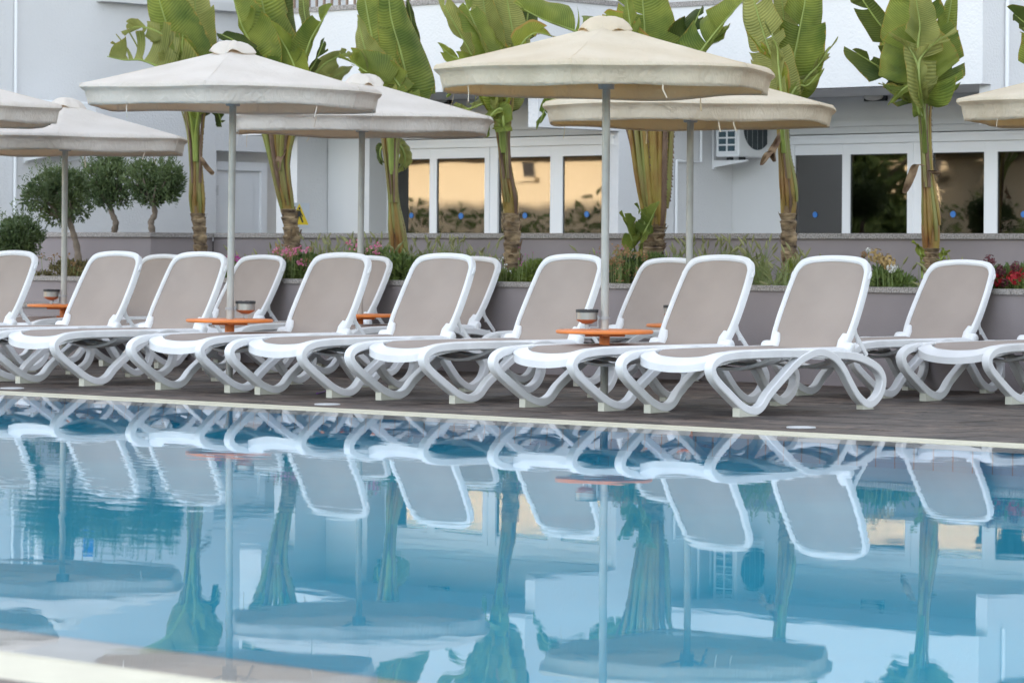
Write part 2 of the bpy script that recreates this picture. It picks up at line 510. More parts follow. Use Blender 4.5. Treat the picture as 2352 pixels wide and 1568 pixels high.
# paving further off, outside what the picture can tell apart
m = MB(); m.box(-45, -23.93, Y_GO + .01, 19.7, -.02, -.003); m.box(-7.9, 7, Y_GO + .01, 25, -.02, -.003); m.box(-45, 7, -13, N_GO - .01, -.02, 0)
m.build('paving', paver_m, deck, smooth=False)

basin = kind(empty('pool_basin'), 'structure')
m = MB()
PX0, PX1, PZ = -42.0, 6.0, -1.35
m.add([(PX0, N_RI, PZ), (PX1, N_RI, PZ), (PX1, Y_RI, PZ), (PX0, Y_RI, PZ)], [(0, 1, 2, 3)])
m.build('basin_floor', pool_floor, basin, smooth=False)
m = MB()
m.add([(PX0, Y_RI, PZ), (PX1, Y_RI, PZ), (PX1, Y_RI, -.03), (PX0, Y_RI, -.03)], [(0, 1, 2, 3)])
m.add([(PX0, N_RI, PZ), (PX1, N_RI, PZ), (PX1, N_RI, -.03), (PX0, N_RI, -.03)], [(3, 2, 1, 0)])
m.add([(PX0, N_RI, PZ), (PX0, Y_RI, PZ), (PX0, Y_RI, -.03), (PX0, N_RI, -.03)], [(0, 1, 2, 3)])
m.add([(PX1, N_RI, PZ), (PX1, Y_RI, PZ), (PX1, Y_RI, -.03), (PX1, N_RI, -.03)], [(3, 2, 1, 0)])
m.build('basin_wall', grout_m, basin, smooth=False)
TW, THH = .118, .24
m = MB(); m.box(.006, TW - .006, -.006, -.0015, .005, THH - .005)
tl = m.build('tile', pool_tile, basin, smooth=False)
first = True
for row in range(3):
    for i in range(98):
        o = tl if first else tl.copy()
        if not first: COL.objects.link(o); o.parent = basin
        first = False
        o.location = (-20.6 + i * TW, Y_RI, -.036 - (row + 1) * THH)
m = MB()
for (xa, xb, za, zb, yy, d) in [(PX0, -20.62, PZ, -.036, Y_RI, -1), (-20.6 + 98 * TW, PX1, PZ, -.036, Y_RI, -1), (-20.62, -20.6 + 98 * TW, PZ, -.036 - 3 * THH, Y_RI, -1), (PX0, PX1, PZ, -.036, N_RI, 1)]:
    n = max(1, int((xb - xa) / TW)); w = (xb - xa) / n
    for i in range(n):
        x = xa + i * w; q = max(1, round((zb - za) / THH)); hh = (zb - za) / q
        for k in range(q):
            y1 = yy + d * .004
            m.add([(x + .003, y1, za + k * hh + .003), (x + w - .003, y1, za + k * hh + .003), (x + w - .003, y1, za + (k + 1) * hh - .003), (x + .003, y1, za + (k + 1) * hh - .003)],
                  [(0, 1, 2, 3) if d < 0 else (3, 2, 1, 0)])
o = m.build('tiling', pool_tile, basin, smooth=False); o['kind'] = 'stuff'

for nm, ya, yb, za, zb in (('far', Y_RI, Y_GI, -.036, -.02), ('near', N_GI, N_RI, -.02, -.036)):
    m = MB(); m.add([(PX0, ya, za), (PX1, ya, za), (PX1, yb, zb), (PX0, yb, zb)], [(0, 1, 2, 3)])
    kind(m.build('pool_rim', rim_stone, smooth=False), 'structure')
m = MB(); m.add([(PX0, N_GI, WZ), (PX1, N_GI, WZ), (PX1, Y_GI, WZ), (PX0, Y_GI, WZ)], [(0, 1, 2, 3)])
kind(m.build('water', water_m, smooth=False), 'structure')


def grate(y0, y1, xa, xb, label):
    g = empty('overflow_grate', ((xa + xb) / 2, y0, 0)); tag(g, label, 'grate')
    m = MB(); x = xa
    while x < xb:
        m.box(x - g.location.x, x - g.location.x + .016, 0, y1 - y0, -.028, -.001); x += .024
    o = m.build('slat', cream_grate, g, smooth=False); o['kind'] = 'stuff'
    m = MB(); L_ = (xb - xa) / 2
    m.box(-L_, L_, -.006, .004, -.04, .001); m.box(-L_, L_, y1 - y0 - .004, y1 - y0 + .006, -.04, .001)
    m.box(-L_, L_, .004, y1 - y0 - .004, -.034, -.026)
    m.build('edge_strip', cream_grate, g, smooth=False)


grate(Y_GI, Y_GO, -26, -7.0, 'cream slatted overflow grate along the far pool edge below the loungers')
grate(N_GO, N_GI, -12, 0, 'blurred cream overflow grate in the near corner at bottom left')
m = MB(); m.box(-42, -26.01, Y_GI, Y_GO, -.03, -.003); m.box(-6.99, 6, Y_GI, Y_GO, -.03, -.003); m.box(-42, -12.01, N_GO, N_GI, -.03, -.003); m.box(.01, 6, N_GO, N_GI, -.03, -.003)
kind(m.build('pool_edge', cream_grate, smooth=False), 'structure')

# ------------------------------------------------------------------ planter walls
SOIL = .655
pw = empty('planter_wall', (-15, 19.6, 0)); tag(pw, 'low lilac-grey planter wall with speckled granite coping behind the back loungers', 'wall')


def wall_part(parent, name, mt, xa, xb, ya, yb, za, zb):
    L = parent.location
    return quick_box(name, mt, parent, xa - L.x, xb - L.x, ya - L.y, yb - L.y, za - L.z, zb - L.z)


wall_part(pw, 'wall_face', lilac_wall, -21.9, -6, 19.6, 19.78, -.05, .69)
for i in range(11):
    wall_part(pw, 'coping', granite, -21.9 + i * 1.45, -21.9 + i * 1.45 + 1.446, 19.575, 19.81, .691, .731)
lp = empty('planter_wall', (-24, 19.1, 0)); tag(lp, 'pale planter block with a stepped ledge at the left below the olive trees', 'wall')
cL = on_y(193, 637, 19.1).x
wall_part(lp, 'wall_face', lilac_wall, -25.6, cL, 19.1, 19.28, -.05, .69)
wall_part(lp, 'wall_face', lilac_wall, cL - .18, cL - .001, 19.282, 20.6, -.05, .689)
wall_part(lp, 'coping', granite, -25.6, cL + .025, 19.075, 19.31, .691, .731)
wall_part(lp, 'coping', granite, cL - .205, cL + .024, 19.312, 20.6, .691, .7305)
eL = on_y(182, 693, 18.75).x
wall_part(lp, 'ledge', lilac_wall, -25.6, eL, 18.75, 19.098, -.05, .455)
wall_part(lp, 'coping', granite, -25.6, eL + .02, 18.73, 19.099, .456, .495)
rw = empty('retaining_wall', (-15, 21.5, 0)); tag(rw, 'higher lilac-grey retaining wall with granite coping behind the banana plants', 'wall')
sx = on_y(346, 534, 20.7).x
wall_part(rw, 'wall_face', lilac_wall, sx - .001, -6, 21.5, 21.7, -.05, 1.095)
wall_part(rw, 'wall_face', lilac_wall, -25.6, sx, 20.7, 20.88, -.05, 1.094)
wall_part(rw, 'wall_face', lilac_wall, sx - .18, sx - .002, 20.882, 21.49, -.05, 1.094)
for i in range(12):
    wall_part(rw, 'coping', granite, sx + .03 + i * 1.5, sx + .03 + i * 1.5 + 1.496, 21.475, 21.73, 1.096, 1.14)
wall_part(rw, 'coping', granite, -25.6, sx + .025, 20.675, 20.91, 1.096, 1.139)
wall_part(rw, 'coping', granite, sx - .205, sx + .024, 20.912, 21.73, 1.096, 1.1385)
q = on_y(1476, 688, 19.6)
o = quick_box('step_light', black_m, pw, q.x - 15 * -1 - .07, q.x + 15 + .07, -.006, .01, q.z - .06, q.z + .06)
quick_box('step_light_glass', grey_metal, o, q.x + 15 - .05, q.x + 15 + .05, -.009, -.006, q.z - .042, q.z + .042)
m = MB()
for (xa, xb, ya, yb) in ((-21.75, -6, 19.77, 21.5), (-25.6, cL - .17, 19.27, 20.72), (-23.9, -21.75, 19.9, 21.5)):
    nx, ny = int((xb - xa) / .25), int((yb - ya) / .2)
    m.grid([[(lerp(xa, xb, i / nx), lerp(ya, yb, j / ny), SOIL + R.uniform(-.012, .02)) for i in range(nx + 1)] for j in range(ny + 1)])
m.box(-25.6, sx - .1, 20.9, 23.2, .6, 1.06)
kind(m.build('planting_soil', soil_m), 'structure')
kind(quick_box('terrace', mat('terrace_paving', (.17, .155, .15), .8, var=.1), None, -25.6, -4, 21.7, 32, -.03, .03), 'structure')

# ------------------------------------------------------------------ hotel
hotel = empty('hotel_building', (-22, 26, 0)); tag(hotel, 'white stucco hotel stepping back in blocks behind the pool terrace', 'building')
U0, U1, U2, U3 = -28.5, -25.64, -21.71, -17.62    # right-facing walls of the blocks, from left
VW, VR = 25.2, 27.03            # window walls of the middle and right block
VO, VOR = 23.85, 25.63          # fronts of the upper floors above them
ZS, ZD, ZT = 2.57, 2.20, 10.0    # soffit, bottom of the side panels, roof


def hb(name, mt, xa, xb, ya, yb, za, zb, parent=None):
    return wall_part(hotel, name, mt, xa, xb, ya, yb, za, zb)


# left block: wall facing right, with a door niche
nv0, nv1 = on_x(497, 345, U0).y, on_x(676, 350, U0).y
ZN, P0 = on_x(560, 348, U0).z, 22.3
hb('wall', stucco, -130, U0, P0, nv0, 0, ZT)
hb('wall', stucco, -130, U0 - .002, nv0 + .001, 45, ZN, ZT - .01)
hb('niche_wall', stucco_smooth, -130, U0 - .24, nv0 - .01, nv1 + 2, 0, ZN + .01)
hb('wall', stucco, U0 - .002, U1 - .32, nv1 + .1, nv1 + .3, 0, ZT - .02)
door = hb('door', pvc, U0 - .238, U0 - .19, nv0 + .06, nv0 + .86, .03, ZN - .22)
quick_box('panel', pvc, door, U0 - .189 + 22, U0 - .180 + 22, nv0 + .16 - 26, nv0 + .76 - 26, .2, ZN - .32)
hb('door_frame', pvc, U0 - .237, U0 - .15, nv0 + .86, nv0 + .95, .03, ZN - .12)
hb('door_frame', pvc, U0 - .237, U0 - .15, nv0 + .02, nv0 + .86, ZN - .22, ZN - .12)
p = on_x(506, 437, U0)
o = text('door_number', '18', .075, grey_metal, hotel, (U0 - .14 + 22, nv0 + .10 - 26, p.z), (pi / 2, 0, pi / 2))
quick_box('number_plate', mat('pale_plate', (.66, .67, .68), .5, var=.05), hotel, U0 - .237 + 22, U0 - .145 + 22, nv0 + .03 - 26, nv0 + .17 - 26, p.z - .06, p.z + .06)
lv0, lz = on_x(222, 4, U0).y, on_x(222, 4, U0).z
hb('window_ledge', stucco_smooth, U0 + .001, U0 + .13, lv0, lv0 + 2.2, lz, lz + .09)
hb('wall', stucco, U1 - .32, U1, on_x(683, 312, U1).y, VW + .3, 0, ZD - .002)      # wing wall left of the windows
hb('wall', stucco, U1 - .32, U1 + .012, VO + .15, VW + .3, ZD, 3.44)
# middle block
hb('wall', stucco_smooth, U1 + .01, -25.0, VW - .25, VW + .02, 0, ZS)          # pier left of the windows
hb('wall', stucco_smooth, -25.0, -21.9, VW, VW + .25, 2.17, ZS)                # above the windows
hb('wall', stucco, -21.93, U2 - .005, VW + .004, VR + .4, 0, ZS)               # end pier, wall facing right
hb('balcony_slab', stucco_smooth, U1 + .02, U2 - .13, VO + .14, VW + .3, ZS + .002, ZS + .2)
hb('wall', stucco, U1 + .02, U2, VO, VO + .14, ZS, 3.45)                         # upper front
hb('wall', stucco, U2 - .13, U2, VO + .14, VR + .4, ZD, 3.449)                   # upper side panel
hb('balcony_coping', granite, U1 + .02, U2 + .02, VO - .02, VO + .17, 3.45, 3.50)
hb('balcony_coping', granite, U2 - .16, U2 + .02, VO + .171, VR + .3, 3.45, 3.499)
hb('wall', stucco, U0 + .02, U2 - .004, 27.9, 40, ZS + .2, ZT - .03)
hb('wall', stucco, U1 - .3, U2 - .006, VW + .301, 27.8, ZS + .2, ZT - .035)
# right block
hb('wall', stucco_smooth, U2 - .004, U3, VR, VR + .25, 2.20, ZS)
hb('wall', stucco_smooth, U2 - .003, on_y(1822, 400, VR).x - .10, VR - .002, VR + .25, 0, 2.199)
hb('balcony_slab', stucco_smooth, U2 + .001, U3 - .13, VOR + .14, VR + .3, ZS + .002, ZS + .2)
hb('wall', stucco, U2 + .001, U3, VOR, VOR + .14, ZS, 3.45)
hb('wall', stucco, U3 - .13, U3, VOR + .14, 29.2, ZD, 3.449)
hb('balcony_coping', granite, U2 + .021, U3 + .02, VOR - .02, VOR + .17, 3.45, 3.50)
hb('balcony_coping', granite, U3 - .16, U3 + .02, VOR + .171, 29, 3.45, 3.499)
hb('wall', stucco, U3 - .25, U3 - .005, VR + .004, 30, 0, ZS)
hb('wall', stucco, U2 - .004, U3 - .006, VR + .3, 40, ZS + .2, ZT - .04)
hb('wall', stucco, U3 - .006, 14, 29.0, 40, 0, ZT - .05)
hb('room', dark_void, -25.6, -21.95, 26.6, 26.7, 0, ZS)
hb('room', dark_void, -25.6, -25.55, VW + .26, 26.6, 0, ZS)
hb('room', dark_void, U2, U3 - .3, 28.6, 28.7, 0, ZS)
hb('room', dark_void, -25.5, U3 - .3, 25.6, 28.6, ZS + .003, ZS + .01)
hb('wall_trim', stucco_smooth, U2 + .01, U3 - .01, VR - .03, VR - .001, 2.27, 2.33)
hb('wall_trim', stucco_smooth, -25.0, -21.93, VW - .03, VW - .001, 2.24, 2.30)
# pipes
for (x, y0, y1, U, rr) in ((33, 0, 470, U0, .018), (1549, 370, 534, U2, .016), (2308, -20, 190, U3, .02)):
    a, b = on_x(x, max(y0, 1), U), on_x(x, y1, U)
    m = MB(); m.tube([(U + .03 + 22, a.y - 26, a.z + (1 if y0 < 5 else 0)), (U + .03 + 22, a.y - 26, b.z - .1)], rr, 8)
    if x == 1549:
        c = on_x(1605, 362, U); m.tube([(U + .03 + 22, a.y - 26, a.z), (U + .03 + 22, c.y - 26, a.z), (U + .03 + 22, c.y - 26, 2.6)], rr, 8)
    m.build('wall_pipe', pvc, hotel)
# balcony railing: posts above the middle block's coping
m = MB(); m.tube([(U1 + .05 + 22, VO + .07 - 26, 4.35), (U2 + 22, VO + .07 - 26, 4.35)], .025, 8); m.build('handrail', brown_rail, hotel)
m = MB(); m.box(-.009, .009, -.012, .012, 0, .85); bal = m.build('baluster', brown_rail, hotel, smooth=False)
for i in range(34):
    o = bal if i == 0 else bal.copy()
    if i: COL.objects.link(o); o.parent = hotel
    o.location = (U1 + .10 + i * .112 + 22, VO + .07 - 26, 3.5)


def window_wall(yv, edges, head, kinds, dots, nm):
    """edges: pixel columns where panes start and end; one sliding window with frames, panes, curtains."""
    xs = [(on_y(a, 400, yv).x, on_y(b, 400, yv).x) for a, b in edges]
    w0, w1 = xs[0][0] - .11, xs[-1][1] + .1
    win = empty('sliding_window', (w0 + 22, yv - 26, 0), parent=hotel)
    o = lambda x: x - w0
    m = MB(); m.box(0, o(w1), .0, .12, head - .09, head); m.box(0, o(w1), -.01, .13, head - .03, head - .012)
    m.build('head_rail', pvc, win, smooth=False)
    prev = w0
    for i, (a, b) in enumerate(xs + [(w1, None)]):
        m = MB(); m.box(o(prev), o(a), .02 + .012 * (i % 2), .09 + .012 * (i % 2), 0, head - .091)
        if a - prev > .18: m.box(o(prev) + .06, o(prev) + .075, .012, .03, 0, head - .091)
        m.build('mullion', pvc, win, smooth=False)
        prev = b
    for i, (a, b) in enumerate(xs):
        m = MB(); m.box(o(a) - .01, o(b) + .01, .03, .085, head - .20, head - .092); m.build('top_rail', pvc, win, smooth=False)
        m = MB(); m.box(o(a) - .004, o(b) + .004, .05, .056, .02, head - .199); m.build('pane', glass_m, win, smooth=False)
        m = MB(); m.box(o(a) - .003, o(a) + .008, .046, .06, .02, head - .2); m.box(o(b) - .008, o(b) + .003, .046, .06, .02, head - .2); m.box(o(a), o(b), .046, .06, head - .208, head - .2)
        m.build('seal', black_m, win, smooth=False)
        if kinds[i]:
            n = 60; m = MB()
            m.grid([[(lerp(o(a) - .05, o(b) + .05, k / n), .24 + .06 * sin(k * .75 + sin(k * .37) * 1.5), z) for k in range(n + 1)] for z in (.05, head)])
            m.build('curtain', curtain, win)
    for (x, y, r) in dots:
        c = on_y(x, y, yv); m = MB(); m.lathe([(.001, 0), (r, 0), (r, .004), (.001, .004)], 20)
        d = m.build('sticker', blue_dot, win, loc=(o(c.x), .045, c.z)); d.rotation_euler = (pi / 2, 0, 0)


window_wall(VW, [(888, 982), (998, 1110), (1140, 1259), (1287, 1392)], 2.16, [1, 1, 0, 0],
            [(938, 495, .028), (1052, 496, .032), (1199, 495, .03), (1341, 492, .03)], 'mid')
window_wall(VR, [(1822, 1930), (1948, 2081), (2137, 2256), (2286, 2375)], 2.19, [1, 1, 0, 0],
            [(1866, 493, .03), (2183, 492, .032), (2345, 492, .03)], 'right')
for (x, y, yv) in ((1010, 228, VW), (2007, 221, VR)):
    c = on_y(x, y, yv - .06)
    lamp = quick_box('wall_lamp', black_m, hotel, c.x - .13 + 22, c.x + .13 + 22, yv - .05 - 26, yv - .001 - 26, c.z - .05, c.z + .05)
    m = MB(); m.lathe([(.02, 0), (.11, 0), (.115, .03), (.09, .055), (.02, .062)], 20)
    g = m.build('lamp_glass', lampglass, lamp, loc=(c.x + 22, yv - .05 - 26, c.z)); g.rotation_euler = (pi / 2, 0, 0); g.scale = (1, .42, 1)


def air_conditioner(U, yc, z0, label, w=.80, h=.56, d=.28):
    """Hung on a wall facing +x; its front faces +x."""
    a = empty('air_conditioner', (U, yc, z0)); tag(a, label, 'air conditioner')
    x0, x1 = .14, .14 + d
    m = MB(); m.box(x0, x1, -w / 2, w / 2, 0, h); o = m.build('casing', pvc, a, smooth=False)
    bv = o.modifiers.new('bevel', 'BEVEL'); bv.width = .018; bv.segments = 3
    # fan opening on the front
    fy = -w / 2 + .30
    m = MB(); m.lathe([(.001, 0), (.225, 0), (.225, .004), (.001, .004)], 40)
    f = m.build('fan_opening', mat('fan_dark', (.045, .06, .07), .6, var=.3), a, loc=(x1 + .001, fy, h / 2)); f.rotation_euler = (0, pi / 2, 0)
    m = MB()
    for k in range(13):
        zz = -.2 + k * .4 / 12; hw = sqrt(max(.0, .224 ** 2 - zz ** 2)); m.box(0, .003, -hw, hw, zz - .0022, zz + .0022)
    for k in range(5):
        yy = -.17 + k * .085; hh = sqrt(.224 ** 2 - yy ** 2); m.box(.003, .006, yy - .003, yy + .003, -hh, hh)
    m.build('fan_grille', grey_metal, f).rotation_euler = (0, -pi / 2, 0)
    m = MB()
    for k in range(3):
        t = k * 2 * pi / 3 + .4
        m.add([(.0, 0, 0), (.0, .2 * cos(t), .2 * sin(t)), (.0, .2 * cos(t + .7), .2 * sin(t + .7))], [(0, 1, 2)])
    m.build('fan_blade', mat('fan_blade_grey', (.28, .29, .28), .6, var=.1), f, smooth=False, loc=(0, 0, .0015)).rotation_euler = (0, -pi / 2, 0)
    # open coil grid on the left side (-y)
    m = MB(); m.box(x0 + .04, x1 - .035, -w / 2 - .003, -w / 2 + .01, .05, h - .04); g = m.build('coil', mat('coil_dark', (.06, .11, .14), .6, var=.4, vscale=25), a, smooth=False)
    m = MB()
    for k in range(8):
        z = .05 + k * (h - .09) / 7; m.box(x0 + .03, x1 - .025, -w / 2 - .012, -w / 2 - .003, z - .008, z + .008)
    for k in range(3):
        x = x0 + .04 + k * (d - .075) / 2; m.box(x - .008, x + .008, -w / 2 - .0125, -w / 2 - .0035, .05, h - .04)
    m.build('side_grid', pvc, g, smooth=False)
    # label with lettering on the right of the front
    m = MB(); m.box(x1, x1 + .003, w / 2 - .165, w / 2 - .012, .12, .345); lb = m.build('brand_label', blue_label, a, smooth=False)
    text('lettering', 'Haier', .066, letter_white, lb, (x1 + .005, w / 2 - .0885, .20), (pi / 2, 0, pi / 2))
    for s in (-1, 1):
        m = MB(); y = s * (w / 2 - .13)
        m.box(.002, .03, y - .02, y + .02, -.12, h * .8)
        m.add([(.03, y - .018, -.03), (.46, y - .018, -.03), (.46, y - .018, -.045), (.03, y - .018, -.10), (.03, y + .018, -.03), (.46, y + .018, -.03), (.46, y + .018, -.045), (.03, y + .018, -.10)],
              [(3, 2, 1, 0), (4, 5, 6, 7), (0, 1, 5, 4), (1, 2, 6, 5), (2, 3, 7, 6), (3, 0, 4, 7)])
        m.build('bracket', pvc, a, smooth=False)
        m = MB(); m.box(.2, .26, y - .02, y + .02, -.03, 0); m.box(.36, .42, y - .02, y + .02, -.03, 0); m.build('rubber_foot', black_m, a, smooth=False)
    return a


c = on_x(1643, 361, U2 + .14)
air_conditioner(U2, c.y + .44, c.z, 'white wall-hung air conditioner beside the right-hand windows', .88, .60, .31)
c = on_x(44, 348, U0 + .14)
air_conditioner(U0, c.y + .46, c.z, 'white wall-hung air conditioner on the left wall above the olive trees')
c = on_x(686, 493, U1)
sg = empty('warning_sign', (U1 + .004, c.y, c.z)); sg.scale = (1, .9, .9); tag(sg, 'yellow triangular warning sign with a black figure on the white wall', 'sign')
quick_box('back_plate', mat('pale_blue_plate', (.62, .66, .72), .5, var=.05), sg, 0, .004, -.17, .17, -.15, .14)
m = MB(); m.add([(.006, -.155, -.12), (.006, .155, -.12), (.006, 0, .135), (.004, -.155, -.12), (.004, .155, -.12), (.004, 0, .135)], [(0, 1, 2), (3, 4, 1, 0), (4, 5, 2, 1), (5, 3, 0, 2)])
tri = m.build('triangle', yellow_sign, sg, smooth=False)
m = MB()
x = .0075
for pl in ([(-.02, .055), (.012, .06), (.018, .085), (-.012, .088)], [(-.03, -.02), (.03, -.03), (.025, .05), (-.02, .05)], [(-.07, -.09), (-.045, -.095), (.0, -.02), (-.028, -.015)],
           [(.03, -.095), (.055, -.09), (.03, -.015), (.005, -.025)], [(.02, .045), (.07, .0), (.078, .012), (.03, .06)], [(-.02, .04), (-.06, -.02), (-.05, -.03), (-.012, .02)]):
    m.add([(x, -a_, b) for a_, b in pl], [tuple(range(len(pl)))]); x += .0002
m.build('figure', black_m, tri, smooth=False)

# buildings and hedge across the pool: seen only as the golden picture in the window panes
opp = empty('opposite_building', (-60, -16, 0)); tag(opp, 'sunlit cream building across the pool mirrored in the window panes', 'building')
m = MB(); m.box(-60, 22, -8, 0, -.01, 6.5); m.build('wall', opp_wall, opp, smooth=False)
for i in range(12):
    if i in (4, 5, 9): continue
    x = -44 + i * 5.4
    ww, z0_, z1_ = (.55, 3.0, 3.45) if i in (7, 8, 10, 11) else (1.5, 1.2, 3.4)
    m = MB(); m.box(x, x + ww, -.1, .004, z0_, z1_); w = m.build('window', opp_glass, opp, smooth=False)
    m = MB(); m.box(x - .1, x + ww + .1, .0, .12, z1_, z1_ + .1); m.box(x - .1, x + ww + .1, .0, .15, z0_ - .1, z0_ - .01); m.build('frame', opp_wall, w, smooth=False)
m = MB(); m.box(-60, 22, 0, 1.3, 3.7, 3.95); m.build('balcony', opp_wall, opp, smooth=False)


def blob_leaves(m, c, rx, ry, rz, n, size, rnd, shell=.55, mi=0, aspect=.38, up=0.0):
    for _ in range(n):
        while True:
            a = Vector((rnd.uniform(-1, 1), rnd.uniform(-1, 1), rnd.uniform(-1, 1)))
            if a.length <= 1: break
        l = a.length; a = a / max(l, 1e-4) * (shell + (1 - shell) * l ** .6) if l > 0 else a
        p = Vector((c[0] + a.x * rx, c[1] + a.y * ry, c[2] + a.z * rz))
        leaf_quad(m, p, a + Vector((0, 0, up)), size * rnd.uniform(.7, 1.25), rnd, mi, aspect)


def leaf_quad(m, p, d, s, rnd, mi=0, aspect=.38):
    d = Vector(d) + Vector((rnd.gauss(0, .6), rnd.gauss(0, .6), rnd.gauss(0, .6)))
    if d.length < 1e-3: d = Vector((0, 0, 1))
    d.normalize()
    e = d.cross(Vector((rnd.gauss(0, 1), rnd.gauss(0, 1), rnd.gauss(0, 1))))
    if e.length < 1e-3: e = Vector((1, 0, 0))
    e.normalize(); w = e * (s * aspect / 2)
    q = d.cross(e) * (s * .12)
    m.add([p, p + d * s * .5 + w + q, p + d * s, p + d * s * .5 - w + q], [(0, 1, 2), (0, 2, 3)], mi)


tr = empty('added_pane_tree', (-48.9, -11, 0)); tag(tr, 'unseen dense tree added across the pool to darken the right-hand panes', 'tree')  # added out of view so these panes mirror something dark
m = MB(); m.tube([(0, 0, -.02), (.1, 0, 1.2), (0, .1, 2.6)], [.22, .17, .1], 10)
for k in range(6): m.tube([(0, .05, 1.6), (2 * cos(k), 1.2 * sin(k), 3.4)], [.09, .03], 6)
m.build('trunk', olive_bark, tr)
m = MB(); rr = random.Random(4)
for i in range(75): blob_leaves(m, (rr.uniform(-1.2, 1.2), rr.uniform(-.9, .9), rr.uniform(.8, 4.6)), .8, .8, .8, 170, .24, rr, aspect=.6, shell=.2)
m.build('crown', shrub_leaf, tr)
m = MB(); rr = random.Random(6)                      # unseen trees added behind the camera and at right to block low sky
for i in range(150):
    t = rr.uniform(0, 112); c = (-36 + t, -15 + rr.uniform(-1, 1)) if t < 62 else (26 + rr.uniform(-1, 1), -15 + (t - 62))
    blob_leaves(m, (c[0], c[1], rr.uniform(.4, 2.9)), 2.2, 2.0, 1.2, 110, .7, rr, aspect=.7, shell=.2)
kind(m.build('added_tree_belt', shrub_leaf, smooth=False), 'stuff', 'unseen belt of trees added to block light from the low sky')
hd = empty('hedge', (-45, -8, 0)); tag(hd, 'dark clipped hedge across the pool mirrored low in the window panes', 'hedge')
m = MB(); rr = random.Random(3)
for i in range(60):
    blob_leaves(m, (-35 + i * 1.0, 0, .9 + rr.uniform(-.1, .1)), .95, .6, 1.15 + .25 * sin(i * .9) + rr.uniform(-.25, .35), 150, .2, rr, aspect=.6, shell=.3)
m.build('foliage', shrub_leaf, hd)
m = MB()
for i in range(30): m.tube([(-34.5 + i * 2, 0, -.02), (-34.5 + i * 2 + .1, 0, 1.2)], [.04, .015], 6)
m.build('stem', olive_bark, hd)

# ------------------------------------------------------------------ sun loungers
LEGS = [(.98, .342), (.70, .352), (.446, .362), (.20, .366), (-.029, .366), (-.202, .363), (-.33, .352), (-.412, .325), (-.44, .285), (-.40, .225), (-.265, .137),
        (-.125, .058), (-.01, .030), (.075, .052), (.155, .122), (.304, .217), (.44, .297), (.558, .343), (.698, .366), (.85, .335), (.964, .264), (1.055, .168),
        (1.155, .076), (1.27, .030), (1.385, .077), (1.435, .168), (1.395, .237), (1.292, .285), (1.159, .322), (1.07, .335)]


def side_ribbon(x0):
    m = MB(); P = spline([(y, z, 0.0 if (i < 5 or i > 28) else 1.0) for i, (y, z) in enumerate(LEGS)], 150, True)
    n = len(P); rg = []
    for i in range(n):
        y, z, k = P[i]; k = max(0, min(1, k))
        ty, tz = P[(i + 1) % n][0] - P[i - 1][0], P[(i + 1) % n][1] - P[i - 1][1]
        l = hypot(ty, tz); ny, nz = -tz / l, ty / l
        b, t, c, e = .0225 + .0055 * k, .0250, .005, .005
        sec = [(b, t - e), (b - c, t), (-b + c, t), (-b, t - e), (-b, -t + e), (-b + c, -t), (b - c, -t), (b, -t + e)]
        rg.append([(x0 + q[0], y + ny * q[1], z + nz * q[1]) for q in sec])
    m.rings(rg, closed=True)
    return m


SEAT = [(.303, 1.06, .385, .335, .245, 1.06, .392), (.303, .6, .388, .335, .245, .6, .392), (.303, .1, .388, .335, .245, .1, .392), (.303, -.12, .384, .328, .245, -.08, .390),
        (.299, -.24, .372, .312, .242, -.17, .385), (.275, -.31, .355, .297, .222, -.235, .377), (.20, -.338, .326, .275, .165, -.272, .358), (.10, -.348, .311, .262, .085, -.287, .349), (0, -.35, .306, .258, 0, -.29, .346)]


def mirror(st, idx):
    return st + [tuple(-v if i in idx else v for i, v in enumerate(s)) for s in st[-2::-1]]


